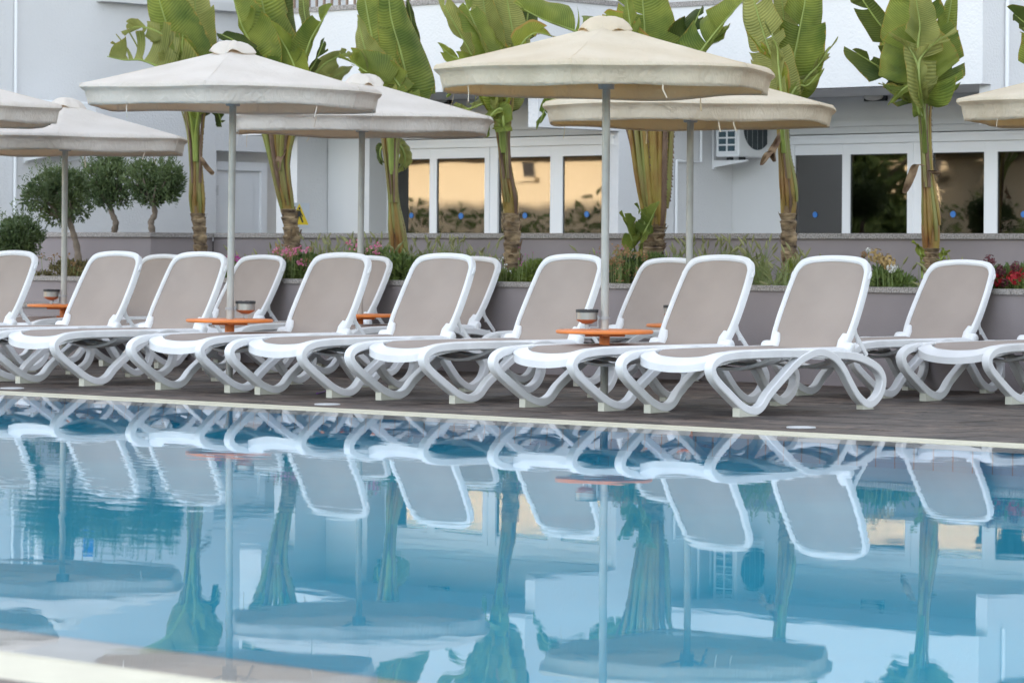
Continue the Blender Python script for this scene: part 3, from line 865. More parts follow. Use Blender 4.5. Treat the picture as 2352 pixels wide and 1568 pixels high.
def make_lounger(angle):
    root = empty('sun_lounger')
    for s in (-1, 1):
        leg = side_ribbon(s * .325).build('leg_frame', white_plastic, root, angle=35)
        for (pts) in ([(-.17, 0), (.04, 0), (.0, .006), (-.07, .028), (-.12, .054), (-.17, .054)], [(1.19, 0), (1.32, 0), (1.30, .008), (1.22, .016), (1.19, .03)]):
            m = MB(); n = len(pts); w = .025
            m.add([(s * .325 - w, y, z) for y, z in pts] + [(s * .325 + w, y, z) for y, z in pts], [tuple(range(n))[::-1], tuple(range(n, 2 * n))] + [(i, (i + 1) % n, n + (i + 1) % n, n + i) for i in range(n)])
            m.build('foot_pad', pad_m, leg, smooth=False)
    st = spline(mirror(SEAT, (0, 4)), 64)
    m = MB()
    m.rings([[(w, l, zb), (w * 1.0, l, zt - .006), (lerp(w, wi, .10), lerp(l, li, .10), zt + .001), (wi, li, zi), (wi, li, zi - .03)] for (w, l, zt, zb, wi, li, zi) in st])
    m.build('seat_frame', white_plastic, root, angle=30)
    rows = []
    for a in range(25):
        row = []
        for b in range(17):
            q = -1 + b / 8; lf = -.297 + .19 * abs(q) ** 5; l = lerp(lf, 1.07, (a / 24) ** 1.5)
            r_ = max(0, min(1, (l + .29) / .48)); r_ = r_ * r_ * (3 - 2 * r_)
            row.append((q * .25, l, lerp(.341 + .045 * abs(q) ** 2.5, .389, r_) - .016 * (1 - q * q) * r_))
        rows.append(row)
    m = MB(); m.grid(rows); m.build('seat_sling', sling, root)
    for (l, dip, wd) in ((.28, .072, .075), (.40, .045, .05), (1.02, .075, .06), (1.22, .085, .05)):
        m = MB(); n = 16
        rg = []
        for i in range(n + 1):
            w = -.30 + .6 * i / n; z = .345 - dip * (1 - (w / .30) ** 2) ** .9
            rg.append([(w, l - wd, z), (w, l + wd, z), (w, l + wd * .8, z - .018), (w, l - wd * .8, z - .018)])
        m.rings(rg); m.build('cross_brace', white_plastic, root)
    A = radians(angle); y0, z0 = 1.088, .380
    SB = .945
    tf = lambda w, s, n: (w, y0 + SB * s * cos(A) - (n + .022 * (s / .7) ** 2) * sin(A), z0 + SB * s * sin(A) + (n + .022 * (s / .7) ** 2) * cos(A))
    oo = [(.270, -.01), (.290, .06), (.299, .2), (.295, .4), (.284, .55), (.272, .612), (.243, .660), (.185, .684), (.1, .695), (0, .699)]
    ii = [(.236, .0), (.259, .08), (.268, .2), (.264, .4), (.254, .54), (.243, .585), (.215, .621), (.168, .640), (.09, .650), (0, .654)]
    st = spline(mirror([(*a, *b) for a, b in zip(oo, ii)], (0, 2)), 72)
    m = MB()
    m.rings([[tf(w, s, -.026), tf(w, s, .010), tf(lerp(w, wi, .14), lerp(s, si, .14), .020), tf(lerp(w, wi, .8), lerp(s, si, .8), .022), tf(wi, si, .012), tf(wi, si, -.018)] for (w, s, wi, si) in st])
    back = m.build('backrest_frame', white_plastic, root, angle=30)
    rows = []
    for a in range(21):
        row = []
        for b in range(17):
            q = -1 + b / 8; top = .668 - .055 * abs(q) ** 5; s = lerp(-.03, top, a / 20)
            hw = lerp(.252, .276, min(1, s / .15)) - .022 * max(0, (s - .2) / .45)
            if s < .08: hw -= .02 * (1 - s / .08)
            row.append(tf(q * hw, s, .004 - .012 * (1 - q * q) * sin(pi * min(1, max(0, s / .65)))))
        rows.append(row)
    m = MB(); m.grid(rows); m.build('backrest_sling', sling, root)
    for s in (-1, 1):
        m = MB(); prof = [(-.052, .008), (-.05, .024), (-.04, .034), (-.02, .037), (.02, .037), (.04, .034), (.05, .024), (.052, .008)]
        m.rings([[(s * .288 + x, y0 + r * cos(2 * pi * j / 16), z0 + .004 + r * sin(2 * pi * j / 16)) for j in range(16)] for x, r in prof])
        m.build('hinge', white_plastic, root)
        m = MB(); m.tube([tf(s * .252, -.005, .0), tf(s * .252, .05, .006), tf(s * .255, .10, .010)], [.034, .034, .020], 12); m.build('hinge_knuckle', white_plastic, back)
        m = MB(); m.tube([tf(s * .262, .25, -.03), tf(s * .265, .16, -.055), (s * .268, y0 + .27, z0 - .045)], [.012, .020, .016], 8, flat=.5)
        m.tube([tf(s * .262, .21, -.035), (s * .268, y0 + .16, z0 + .03)], .009, 6)
        m.build('support_arm', white_plastic, root)
        m = MB(); rg = []
        for k, (r, h) in enumerate(((1, -.004), (1, .004), (.85, .006))):
            rg.append([tf(s * (.2905 + h), .555 + .030 * r * sin(2 * pi * j / 14), -.004 + .011 * r * cos(2 * pi * j / 14)) for j in range(14)])
        m.rings(rg if s > 0 else rg); m.build('cap', white_plastic, back)
    return root


def solve_x(px, dy, z, yv):
    return on_y(px, HORIZON, yv + dy).x


front = make_lounger(58.5)
backp = make_lounger(54.5)
YF, YB = 15.40, 18.15
FRONT = [(-20.66, YF, 0, 'white sun lounger leftmost in the front row, cut off by the picture edge'),
         (solve_x(283, 1.45, .95, YF) + .10, YF, 4, 'white sun lounger with beige sling, second from the left in the front row'),
         (-18.446, YF - .05, 4, 'white sun lounger whose back stands just left of the left orange table, front row'),
         (-16.98, YF, 5, 'white sun lounger whose foot end stands just right of the left orange table, front row'),
         (-15.978, YF, 3, 'white sun lounger mid front row, second to the right of the left orange table'),
         (-14.857, YF + .02, 1.5, 'white front-row sun lounger whose back is crossed by the near cream parasol pole'),
         (-13.574, YF, 0, 'white sun lounger second from the right in the front row, beside the large orange table'),
         (-12.60, YF + .06, 4, 'white sun lounger at the right end of the front row, its whole side frame showing')]
for x in (48,): FRONT[0] = (solve_x(x, 1.45, .95, YF) + .10, YF, 4, FRONT[0][3])
for i, (x, y, a, lab) in enumerate(FRONT):
    o = front if i == 0 else copy_tree(front)
    o.location = (x, y, 0); o.rotation_euler = (0, 0, radians(a) + R.uniform(-.012, .012)); tag(o, lab, 'sun lounger', 'front row of sun loungers')
BACK = [(383, 'white sun lounger in the back row behind the leftmost front backs, partly hidden'),
        (612, 'white sun lounger in the back row just right of the left pole'),
        (852, 'white back-row sun lounger before the pink flowers, beside a half-hidden orange table'),
        (1098, 'white sun lounger in the back row behind the middle front lounger'),
        (1552, 'white sun lounger in the back row crossed by the far cream parasol pole'),
        (2213, 'white sun lounger in the back row near the red flowers, second from the right'),
        (None, 'white back-row sun lounger at the right picture edge, only its foot end showing')]
for i, (px, lab) in enumerate(BACK):
    x = solve_x(px, 1.46, .9, YB) if px else on_ground(2268, 920).x
    o = backp if i == 0 else copy_tree(backp)
    o.location = (x, YB, 0); o.rotation_euler = (0, 0, .05 + R.uniform(-.012, .012)); o.location.x += .073; tag(o, lab, 'sun lounger', 'back row of sun loungers')


# ------------------------------------------------------------------ parasols, tables, ashtrays
def make_parasol(x, y, dz, lean, canvas, phi, label, seed):
    r = random.Random(seed)
    root = empty('parasol', (x, y, 0)); tag(root, label, 'parasol', 'parasols among the sun loungers')
    ztop, zrim, zhem, RR = 2.41 + dz, 2.125 + dz, 1.985 + dz, 1.15
    m = MB(); m.tube([(0, 0, -.02), (0, 0, 1.2), (0, 0, ztop - .02)], .0255, 20); m.build('pole', steel, root)
    view = atan2(y, x) + pi                     # towards the camera
    a0 = view + radians(phi)
    wob = [r.uniform(0, 6.28) for _ in range(8)]

    def edge(t):
        k = ((t - a0) % (pi / 3)) - pi / 6
        hexr = cos(pi / 6) / cos(k)
        return RR * lerp(hexr, .972, .38)
    n = 144
    prof = [(.03, 1.0), (.12, .89), (.25, .755), (.4, .60), (.55, .45), (.7, .30), (.85, .150), (.95, .055), (.985, .018)]
    ring = []
    for (t, f) in prof:
        rg = []
        for j in range(n):
            th = 2 * pi * j / n; k = abs(((th - a0) % (pi / 3)) - pi / 6) / (pi / 6)     # 1 at a rib
            sag = -.016 * (1 - k ** 2) * sin(pi * min(1, t * 1.02)) + .003 * sin(5 * th + wob[0] + t * 9) * t
            e = edge(th) * t; rg.append((e * cos(th), e * sin(th), zrim + (ztop - zrim) * f + sag))
        ring.append(rg)
    for (t, z, s) in ((1.0, zrim - .008, 0), (1.004, zrim - .022, .1), (.992, zrim - .034, .3), (.974, zrim - .046, .6), (.964, lerp(zrim, zhem, .6), .9), (.955, lerp(zrim, zhem, .85), 1.1), (.950, zhem, 1.3)):
        rg = []
        for j in range(n):
            th = 2 * pi * j / n
            w = s * (.008 * sin(9 * th + wob[1]) + .004 * sin(23 * th + wob[2]) + .003 * sin(41 * th + wob[3]) * r.uniform(.5, 1.2))
            e = edge(th) * t + w
            rg.append((e * cos(th), e * sin(th), z + (.006 * sin(6 * th + wob[4]) if s > 1.2 else 0) + .006 * sin(4 * th + wob[5])))
        ring.append(rg)
    m = MB(); m.rings(ring, caps=False)
    o = m.build('canopy', canvas, root, angle=60)
    sm = o.modifiers.new('thickness', 'SOLIDIFY'); sm.thickness = .0025
    hm = MB(); k_ = len(ring) - 1
    hm.rings([[(x * 1.002, y * 1.002, z + dz_) for x, y, z in ring[k_]] for dz_ in (-.001, .016)] , caps=False)
    hm.build('hem', canvas, root, angle=60)
    for k in range(6):
        j = int(round((a0 + k * pi / 3) / (2 * pi) * n)) % n
        sm_ = MB(); sm_.tube([Vector(ring[q][j]) * 1.0015 for q in range(len(prof) - 1, len(ring))], .0032, 5); sm_.build('skirt_seam', canvas, root)
    # crumpled vent cap
    cr = [r.uniform(-1, 1) for _ in range(15)]; cr2 = [r.uniform(-1, 1) for _ in range(9)]
    wavy = lambda th, a: a[int(th / 2 / pi * len(a)) % len(a)] * (.5 + .5 * cos(pi * ((th / 2 / pi * len(a)) % 1))) + a[(int(th / 2 / pi * len(a)) + 1) % len(a)] * (.5 - .5 * cos(pi * ((th / 2 / pi * len(a)) % 1)))
    rg = []
    for (t, z) in ((.01, .072), (.05, .069), (.10, .050), (.135, .020), (.152, -.006), (.162, -.022)):
        rg.append([(t * (1 + .10 * sin(3 * th + wob[6]) + .05 * sin(7 * th)) * cos(th), t * (1 + .10 * sin(3 * th + wob[6]) + .05 * sin(7 * th)) * sin(th),
                    ztop - .018 + z + t * .16 * wavy(th, cr2) + t * t * 1.1 * wavy(th, cr)) for th in [2 * pi * j / 60 for j in range(60)]])
    m = MB(); m.rings(rg, caps=False); o = m.build('vent_cap', canvas, root, angle=70)
    sm = o.modifiers.new('thickness', 'SOLIDIFY'); sm.thickness = .003
    for k in range(6):
        th = a0 + k * pi / 3 + 0.0
        d = lambda rad, z: (rad * cos(th), rad * sin(th), z)
        m = MB(); m.tube([d(.04, ztop - .05), d(RR * .93, zrim - .016)], .009, 8)
        rb = m.build('rib', steel, root)
        m = MB(); m.tube([d(edge(th) * q, zrim + (ztop - zrim) * f + .001) for q, f in prof], .0035, 6, flat=.6); m.build('seam', canvas, root)
        m = MB(); m.tube([d(.045, zrim - .06), d(RR * .5, lerp(ztop, zrim, .5) - .03)], .007, 8); m.build('strut', steel, rb)
    m = MB(); m.lathe([(.026, -.05), (.05, -.05), (.055, 0), (.05, .05), (.026, .05)], 16, c=(0, 0, zrim - .07)); m.build('hub', grey_metal, root)
    for k in range(4):
        th = a0 + r.uniform(0, 6.28); e = edge(th) * .944; L_ = r.uniform(.05, .12)
        m = MB(); p = Vector((e * cos(th), e * sin(th), zhem + .01)); tx = Vector((-sin(th), cos(th), 0)) * .005
        q = [p + Vector((r.uniform(-.02, .02) * f, r.uniform(-.02, .02) * f, -L_ * f)) for f in (0, .4, 1)]
        m.add([q[0] - tx, q[0] + tx, q[1] + tx, q[1] - tx, q[2] + tx, q[2] - tx], [(0, 1, 2, 3), (3, 2, 4, 5)]); m.build('tie', canvas, root)
    root.rotation_euler = (lean[0], lean[1], 0)
    return root


def pole_at(px, yv): return on_y(px, HORIZON, yv).x


YP = 18.6
xA, xB = -17.43, -13.78
xC, xD, xE = pole_at(826, YP), pole_at(1583, YP), pole_at(147, YP - .25)
PAR = [(xA, 16.0, -.01, (0.0, .010), canvas_white, -9.4, 'white canvas parasol on a grey pole, front row at the left', 11),
       (xB, 15.87, 0, (0, .001), canvas_cream, -11.6, 'large cream canvas parasol nearest the camera, right of centre', 12),
       (xC, YP, -.085, (0, .010), canvas_white, -1, 'white canvas parasol behind the front white one, centre left', 13),
       (xD, YP, -.085, (0, .002), canvas_cream, -8, 'cream canvas parasol behind and below the large cream one', 14),
       (xE, YP - .25, -.19, (0, .004), canvas_white, -3, 'low white canvas parasol at the far left above the olive trees', 15),
       (-21.10, 16.1, -.03, (0, 0), canvas_white, 8, 'white parasol at the left picture edge, only the rim in view', 16),
       (-11.2, 18.0, -.18, (0, 0), canvas_cream, -20, 'cream parasol at the right picture edge, only the rim in view', 17)]
for a in PAR: make_parasol(*a)


def side_table(x, y, ztop, rz, label, lean=0.0):
    t = empty('side_table', (x, y, ztop - .16), rz); tag(t, label, 'table', 'orange tables on the parasol poles')
    m = MB(); n = 48
    m.lathe([(.027, .160), (.300, .160), (.309, .156), (.311, .148), (.308, .139), (.300, .136), (.027, .136)], n, caps=False); m.rings([[(.027 * cos(2 * pi * j / n), .027 * sin(2 * pi * j / n), z) for j in range(n)] for z in (.136, .160)], caps=False)
    m.build('table_top', orange, t)
    quick_box('support_plate', orange, t, -.125, .125, -.125, .125, .119, .1355)
    m = MB(); m.box(-.02, .02, -.25, .25, .1265, .1358); m.build('batten', orange, t, smooth=False)
    m = MB(); m.lathe([(.0265, 0), (.034, 0), (.034, .1185), (.0265, .1185)], 24, caps=False); sl = m.build('sleeve', orange, t)
    m = MB(); m.tube([(-.03, 0, .05), (-.052, 0, .05)], .009, 8); m.tube([(-.042, 0, .05), (-.06, 0, .05)], .012, 6); m.build('bolt', orange, sl)
    return t


def ashtray(x, y, z, rz, label):
    """Bracketed to a pole; the bowl stands off along local +x."""
    a = empty('ashtray', (x, y, z), rz); tag(a, label, 'ashtray', 'ashtrays clamped to the parasol poles'); a.scale = (1.08, 1.08, .92)
    cx = .105
    m = MB(); m.lathe([(.062, .028), (.064, .030), (.064, .082), (.060, .082), (.060, .040), (.002, .038)], 28, c=(cx, 0, 0), caps=False); m.build('bowl', silver, a)
    m = MB(); m.lathe([(.064, .030), (.060, .022), (.035, .006), (.026, .000), (.002, -.001)], 28, c=(cx, 0, 0), caps=False); m.build('bowl_base', copper, a)
    m = MB(); n = 56
    m.rings([[(cx + r_ * cos(2 * pi * j / n), r_ * sin(2 * pi * j / n), z_ - (.007 if (j % 14) in (0, 1) and z_ > .09 else 0)) for j in range(n)] for r_, z_ in ((.060, .078), (.067, .078), (.067, .098), (.060, .100), (.055, .085))], caps=False)
    m.build('rim', black_m, a)
    m = MB(); m.box(.034, .042, -.01, .01, -.02, .06); m.box(.034, cx + .012, -.01, .01, -.028, -.02); m.box(cx - .012, cx + .012, -.012, .012, -.036, .0); m.build('bracket', grey_metal, a, smooth=False)
    m = MB(); m.lathe([(.0262, .03), (.030, .03), (.030, .05), (.0262, .05)], 20, caps=False); m.box(.028, .036, -.013, .013, .028, .052); m.tube([(.03, -.02, .04), (.03, .02, .04)], .006, 8); m.build('clamp', grey_metal, a)
    return a


VIEWR = TH       # screen right in world = (CT, ST): angle TH
side_table(xA, 16.0, .480, TH + .1, 'round orange table on the left front pole, an ashtray to the right of the pole')
side_table(xB, 15.87, .478, TH, 'large round orange table on the near cream parasol pole')
side_table(xC, YP, .47, TH, 'orange table half hidden behind the centre front lounger backs')
side_table(xD, YP, .455, TH, 'orange table edge on the far cream pole, mostly behind a lounger back')
side_table(xE, YP - .25, .50, TH, 'orange table at the far left below the low white parasol')
ashtray(xA, 16.0, .517, TH + .25, 'silver ashtray with black rim right of the left front pole')
ashtray(xB, 15.87, .515, TH + pi - .2, 'silver ashtray with black rim left of the near cream parasol pole')
ashtray(xD, YP, .50, TH + pi, 'silver ashtray peeping out left of a front lounger back at right')
ashtray(xE, YP - .25, .535, TH + pi - .3, 'silver ashtray on the far left pole above its orange table')

# ------------------------------------------------------------------ banana plants
LEAF_DATA = None


def leaf_mesh(pts, blade_from, hw_l, hw_r, face, fold, rnd, tears, petiole_r, lift=0.0, dry=False, comb=False):
    """pts: 3D points of stalk and midrib. hw_l / hw_r: half widths in metres. face: direction the blade faces."""
    m = MB(); N = 48
    P = [Vector(p) for p in spline([tuple(p) for p in pts], N)]
    k0 = int(N * blade_from)
    # stalk and midrib
    m.tube(P, [max(.0035, petiole_r * (1 - .80 * i / N)) for i in range(N + 1)], 7, 1)
    T = [(P[min(i + 1, N)] - P[max(i - 1, 0)]).normalized() for i in range(N + 1)]
    face = Vector(face).normalized()
    for side, hw in ((-1, hw_l), (1, hw_r)):
        if hw <= 0: continue
        cuts = sorted(rnd.sample(range(k0 + 3, N - 2), min(tears, N - k0 - 6))) if tears else []
        panels = []; a = k0
        for c in cuts + [N]:
            if c - a >= 1: panels.append((a, c)); a = c
        M = 7
        for (a, b) in panels:
            droop = rnd.uniform(-.85, .35); tw = rnd.uniform(-.06, .06); ln = rnd.uniform(.82, 1.05) if tears else 1.0
            if comb: ln = rnd.uniform(.7, 1.05); droop = rnd.uniform(-.5, .4); tw = rnd.uniform(-.12, .12)
            rows, uvs = [], []
            for i in range(a, b + 1):
                t = (i - k0) / (N - k0)
                prof = (sin(pi * min(1, t ** .50 * .985 + .015)) ** .52) if t < 1 else .0
                prof = max(prof, .02)
                S = T[i].cross(face)
                if S.length < 1e-3: S = Vector((1, 0, 0))
                S.normalize(); Nn = S.cross(T[i]).normalized()
                if Nn.dot(face) < 0: Nn = -Nn
                row, uv = [], []
                gap = 0
                if tears and i in (a, b) and not (i in (k0, N)): gap = (1 if i == a else -1)
                for j in range(M + 1):
                    s = j / M; w = hw * prof * s * ln
                    up = fold * w + droop * w * s * s + .012 * sin(i * 1.1 + side) * s + .03 * sin(i * .28 + side * 2) * s
                    p = P[i] + S * (side * w * (1 - .12 * s * abs(droop))) + Nn * up + T[i] * (hw * .35 * s * s * (.8 + lift) + tw * s + gap * .012 * s * (2.0 if comb else 1.0))
                    row.append(p); uv.append((t * 3 + side * 5, side * s))
                rows.append(row); uvs.append(uv)
            m.grid(rows, 0, uvs)
    return m


def banana(label, trunk, sheath, leaves, seed, yv=20.6, dead=()):
    rnd = random.Random(seed)
    base = on_y(trunk[0][0], trunk[0][1], yv)
    Z = depth_of(base); mpp = Z / FOC
    root = empty('banana_plant', (base.x, base.y, SOIL)); tag(root, label, 'banana plant', 'banana plants behind the loungers')
    O = Vector(root.location)
    V = lambda x, y, d=0.0: at_depth(x, y, Z + d) - O
    toCam = Vector((ST, -CT, 0)); right = Vector((CT, ST, 0))
    # ringed trunk
    pts = [V(trunk[0][0], trunk[0][1] + 60)] + [V(x, y) for x, y, r in trunk]
    rad = [trunk[0][2] * 1.05 * mpp] + [r * mpp for x, y, r in trunk]
    sp = spline([(*p, r) for p, r in zip(pts, rad)], 56); rg = []
    for i, (x, y, z, r) in enumerate(sp):
        ph = rnd.uniform(0, 6); sc = 1 + .20 * ((i % 7) / 6.0) - .06
        rg.append([(x + r * (sc + .07 * sin(3 * t + ph) * .6 + rnd.uniform(-.035, .035)) * cos(t), y + r * (sc + rnd.uniform(-.035, .035)) * sin(t), z + rnd.uniform(-.004, .004)) for t in [2 * pi * j / 18 for j in range(18)]])
    m = MB(); m.rings(rg)
    tk = m.build('trunk', trunk_m, root, angle=55)
    # torn leaf-base flaps on the trunk
    m = MB()
    for k in range(22):
        f = rnd.randrange(4, 54); x, y, z, r = sp[f]; t = rnd.uniform(0, 2 * pi); w = rnd.uniform(.25, .5)
        q = [Vector((x + r * .98 * cos(t + s), y + r * .98 * sin(t + s), z)) for s in (-w, w)]
        tip = Vector((x + r * 1.35 * cos(t), y + r * 1.35 * sin(t), z + rnd.uniform(.03, .09)))
        m.add([q[0], q[1], tip + (q[1] - q[0]) * .25, tip - (q[1] - q[0]) * .25], [(0, 1, 2, 3)])
    m.build('dry_husk', dry_m, tk)['kind'] = 'stuff'
    # overlapping sheaths, split into long flattened straps
    pts = [(*V(x, y), rx * mpp, ) for x, y, rx in sheath]
    sp = spline(pts, 30); n = 20; rg = []
    for i, (x, y, z, r) in enumerate(sp):
        row = []
        for j in range(n):
            t = 2 * pi * j / n; c = cos(t) * right - sin(t) * toCam * .62
            row.append(Vector((x, y, z)) + c * r * (.96 if i < 9 else lerp(.96, .72, (i - 9) / 21)))
        rg.append(row)
    m = MB(); m.rings(rg); m.build('sheath', sheath_m, root, angle=60)
    ns = strap_count.get(seed, 7)
    for k in range(ns):                                   # overlapping leaf bases: long flattened straps fanning upwards
        f = (-.92 + 1.84 * k / (ns - 1)) * (1 if k % 2 else .86); i0 = rnd.randrange(0, 11)
        out = (.62 * sqrt(max(0, 1 - f * f)) + .10 + .05 * (k % 3)) * (1 if k % 3 else .93)
        path, rad_ = [], []
        for i in range(i0, 31):
            x, y, z, r = sp[i]; u_ = (i - i0) / (30 - i0)
            path.append(Vector((x, y, z)) + right * (f * r * 1.02) + toCam * (out * r * lerp(.75, 1.0, min(1, u_ * 4))))
            rad_.append(max(.012, r * lerp(.16, 1.15 / max(5, ns), u_) * (.6 + .4 * min(1, u_ * 5)) * (1.7 if u_ < .5 else lerp(1.7, 1.25, (u_ - .5) * 2))))
        d = (path[-1] - path[-6]).normalized() + right * f * .10
        for q in (.06, .14, .26): path.append(path[30 - i0] + d * q); rad_.append(rad_[30 - i0] * (1 - q * 1.2))
        m = MB(); m.tube(path, rad_, 9, flat=.75); m.build('leaf_base', (petiole_m, sheath_m, sheath_m, petiole_dry, petiole_m)[rnd.randrange(5)], root)
        if k % 2:                                         # ragged dry margin along the strap
            m = MB(); 
            for i in range(2, len(path) - 2):
                w = rad_[i] * rnd.uniform(.2, .6)
                m.add([path[i] + right * rad_[i] * .8 + toCam * .012, path[i + 1] + right * rad_[i] * .8 + toCam * .012, path[i] + right * (rad_[i] * .8 + w) + toCam * .016], [(0, 1, 2)])
            m.build('dry_margin', petiole_dry, root)['kind'] = 'stuff'
    top = sheath[-1]
    for lf in leaves:
        P = lf['p']; d = lf.get('d', 0.0)
        st = lf.get('from', None)
        if st is None:
            # stalk leaves the sheath where its column says
            fx = max(-1, min(1, (P[0][0] - top[0]) / 70.0))
            sx_, sy_, sr = sheath[max(0, len(sheath) - 2)]
            pre = [V(sx_ + fx * sr * .7, sy_, -.02 + d * .1), V(top[0] + fx * top[2] * .9, top[1], d * .4)]
        else:
            pre = [V(x, y, d * .3) for x, y in st]
        pts3 = pre + [V(x, y, d + dd) for (x, y), dd in zip(P, lf.get('dd', [0] * len(P)))]
        L_ = [0]
        for a, b in zip(pts3[:-1], pts3[1:]): L_.append(L_[-1] + 1)
        bf = (len(pre) - .35) / (len(pts3) - 1) if st is None else lf.get('bf', .3)
        yaw = radians(lf.get('yaw', 0) * 1.5 + rnd.uniform(-30, 30))
        face = toCam * cos(yaw) + right * sin(yaw) + Vector((0, 0, lf.get('tilt', 0) + rnd.uniform(-.35, .65)))
        wl, wr = lf['w'] if isinstance(lf['w'], tuple) else (lf['w'], lf['w'])
        m = leaf_mesh(pts3, bf, wl * mpp * 1.27, wr * mpp * 1.27, face, max(.12, lf.get('fold', 0)) + rnd.uniform(0, .38), rnd, lf.get('tears', 1) + rnd.choice([0, 1, 1, 2, 3]), lf.get('pr', .021), lf.get('lift', 0), comb=lf.get('comb', False))
        m.build('leaf', [LEAF[lf.get('c', 0)], midrib_m], root, angle=80)
    # extra dry stalks among the green ones
    for k in range(lf_extra.get(seed, 3)):
        fx = rnd.uniform(-.9, .9)
        sx_, sy_, sr = sheath[len(sheath) // 2]
        m = MB(); m.tube(spline([tuple(V(sx_ + fx * sr * .8, sy_, -.05)), tuple(V(top[0] + fx * top[2] * 1.1, top[1], -.06)), tuple(V(top[0] + fx * top[2] * 1.9 + rnd.uniform(-6, 6), top[1] - rnd.uniform(60, 120), -.03))], 16), [lerp(.02, .008, i / 16) for i in range(17)], 6, flat=.6)
        m.build('dry_stalk', petiole_dry if k % 2 else petiole_m, root)
    for (pp) in dead:
        m = MB(); q = [V(x, y, -.09) for x, y in pp]; sp = spline([tuple(v) for v in q], 14)
        rows = []
        for i, v in enumerate(sp):
            w = .028 * sin(pi * (i + 1) / 16) + .004
            rows.append([Vector(v) - right * w + toCam * .01, Vector(v) + toCam * .022 * sin(i), Vector(v) + right * w + toCam * .005 * i])
        m.grid(rows); m.build('withered_leaf', dry_m, root)
    return root


strap_count = {1: 6, 2: 9, 3: 7, 4: 7, 5: 14, 6: 6, 7: 6}
lf_extra = {1: 4, 2: 8, 3: 6, 4: 6, 5: 16, 6: 5, 7: 5}
banana('banana plant at the far left of the row, behind the front white parasol', [(462, 600, 16), (460, 560, 15), (458, 520, 15), (454, 490, 16)],
       [(454, 500, 15), (452, 460, 17), (451, 420, 15), (450, 370, 13), (448, 310, 17)],
       [dict(p=[(452, 230), (425, 160), (395, 88), (365, -5), (350, -110)], w=(42, 66), d=-.10, yaw=12, fold=.15, tears=1),
        dict(p=[(458, 230), (446, 120), (448, 10), (438, -110)], w=(48, 46), d=.12, yaw=10, c=1, tears=0, fold=.1),
        dict(p=[(440, 220), (405, 115), (365, 75), (322, 62), (297, 66)], w=(30, 20), d=-.22, c=1, tears=4, fold=.5, tilt=.5),
        dict(p=[(430, 240), (380, 168), (330, 140), (285, 138), (246, 130)], w=(0, 66), d=-.28, c=1, tears=9, comb=True, fold=.3, yaw=0, tilt=.0),
        dict(p=[(456, 240), (440, 170), (420, 120), (420, 80)], w=(20, 40), d=-.3, c=0, tears=5, comb=True),
        dict(p=[(462, 240), (470, 170), (490, 140), (497, 110)], w=(10, 14), d=.1, c=2, tears=5, comb=True),
        dict(p=[(465, 260), (488, 250), (502, 262), (508, 282)], w=(18, 22), d=.05, c=2, tears=1, yaw=-10)],
       1, dead=[[(462, 360), (474, 382), (486, 396), (488, 402)]])
banana('banana plant second from the left, its fan of stalks above a ringed brown trunk', [(680, 605, 17), (672, 560, 19), (668, 520, 17), (662, 480, 17)],
       [(662, 490, 16), (655, 450, 19), (648, 410, 21), (642, 360, 27), (642, 300, 44)],
       [dict(p=[(598, 240), (582, 120), (556, 60), (534, -10)], w=(5, 72), d=-.12, yaw=0, fold=.05, tears=1),
        dict(p=[(640, 240), (640, 140), (612, 50), (590, -60), (585, -120)], w=(50, 52), d=.02, tears=0, fold=.12, yaw=10),
        dict(p=[(655, 230), (656, 120), (652, 30), (655, -80)], w=(34, 34), d=.16, c=2, tears=0),
        dict(p=[(665, 230), (682, 150), (704, 90), (698, 20), (690, -50)], w=(24, 26), d=-.08, c=1, tears=1, yaw=30),
        dict(p=[(672, 240), (690, 165), (712, 95), (738, 50), (752, 28)], w=(34, 8), d=-.2, tears=2, fold=.5, c=0),
        dict(p=[(680, 255), (712, 190), (742, 150), (778, 130), (802, 122)], w=(20, 28), d=-.15, tears=1, c=1, tilt=.4, fold=.5),
        dict(p=[(684, 260), (735, 200), (765, 180), (798, 160)], w=(24, 26), d=.1, tears=0, c=1),
        dict(p=[(600, 250), (585, 150), (555, 105), (506, 78)], w=(20, 26), d=-.26, tears=1, c=2, tilt=.5),
        dict(p=[(660, 250), (678, 170), (662, 120), (636, 75)], w=(48, 40), d=-.3, tears=1, fold=.1),
        dict(p=[(660, 250), (700, 180), (725, 140), (742, 100)], w=(10, 18), d=-.28, tears=3, c=2)],
       2, dead=[[(655, 340), (648, 352), (640, 372), (642, 392)]])
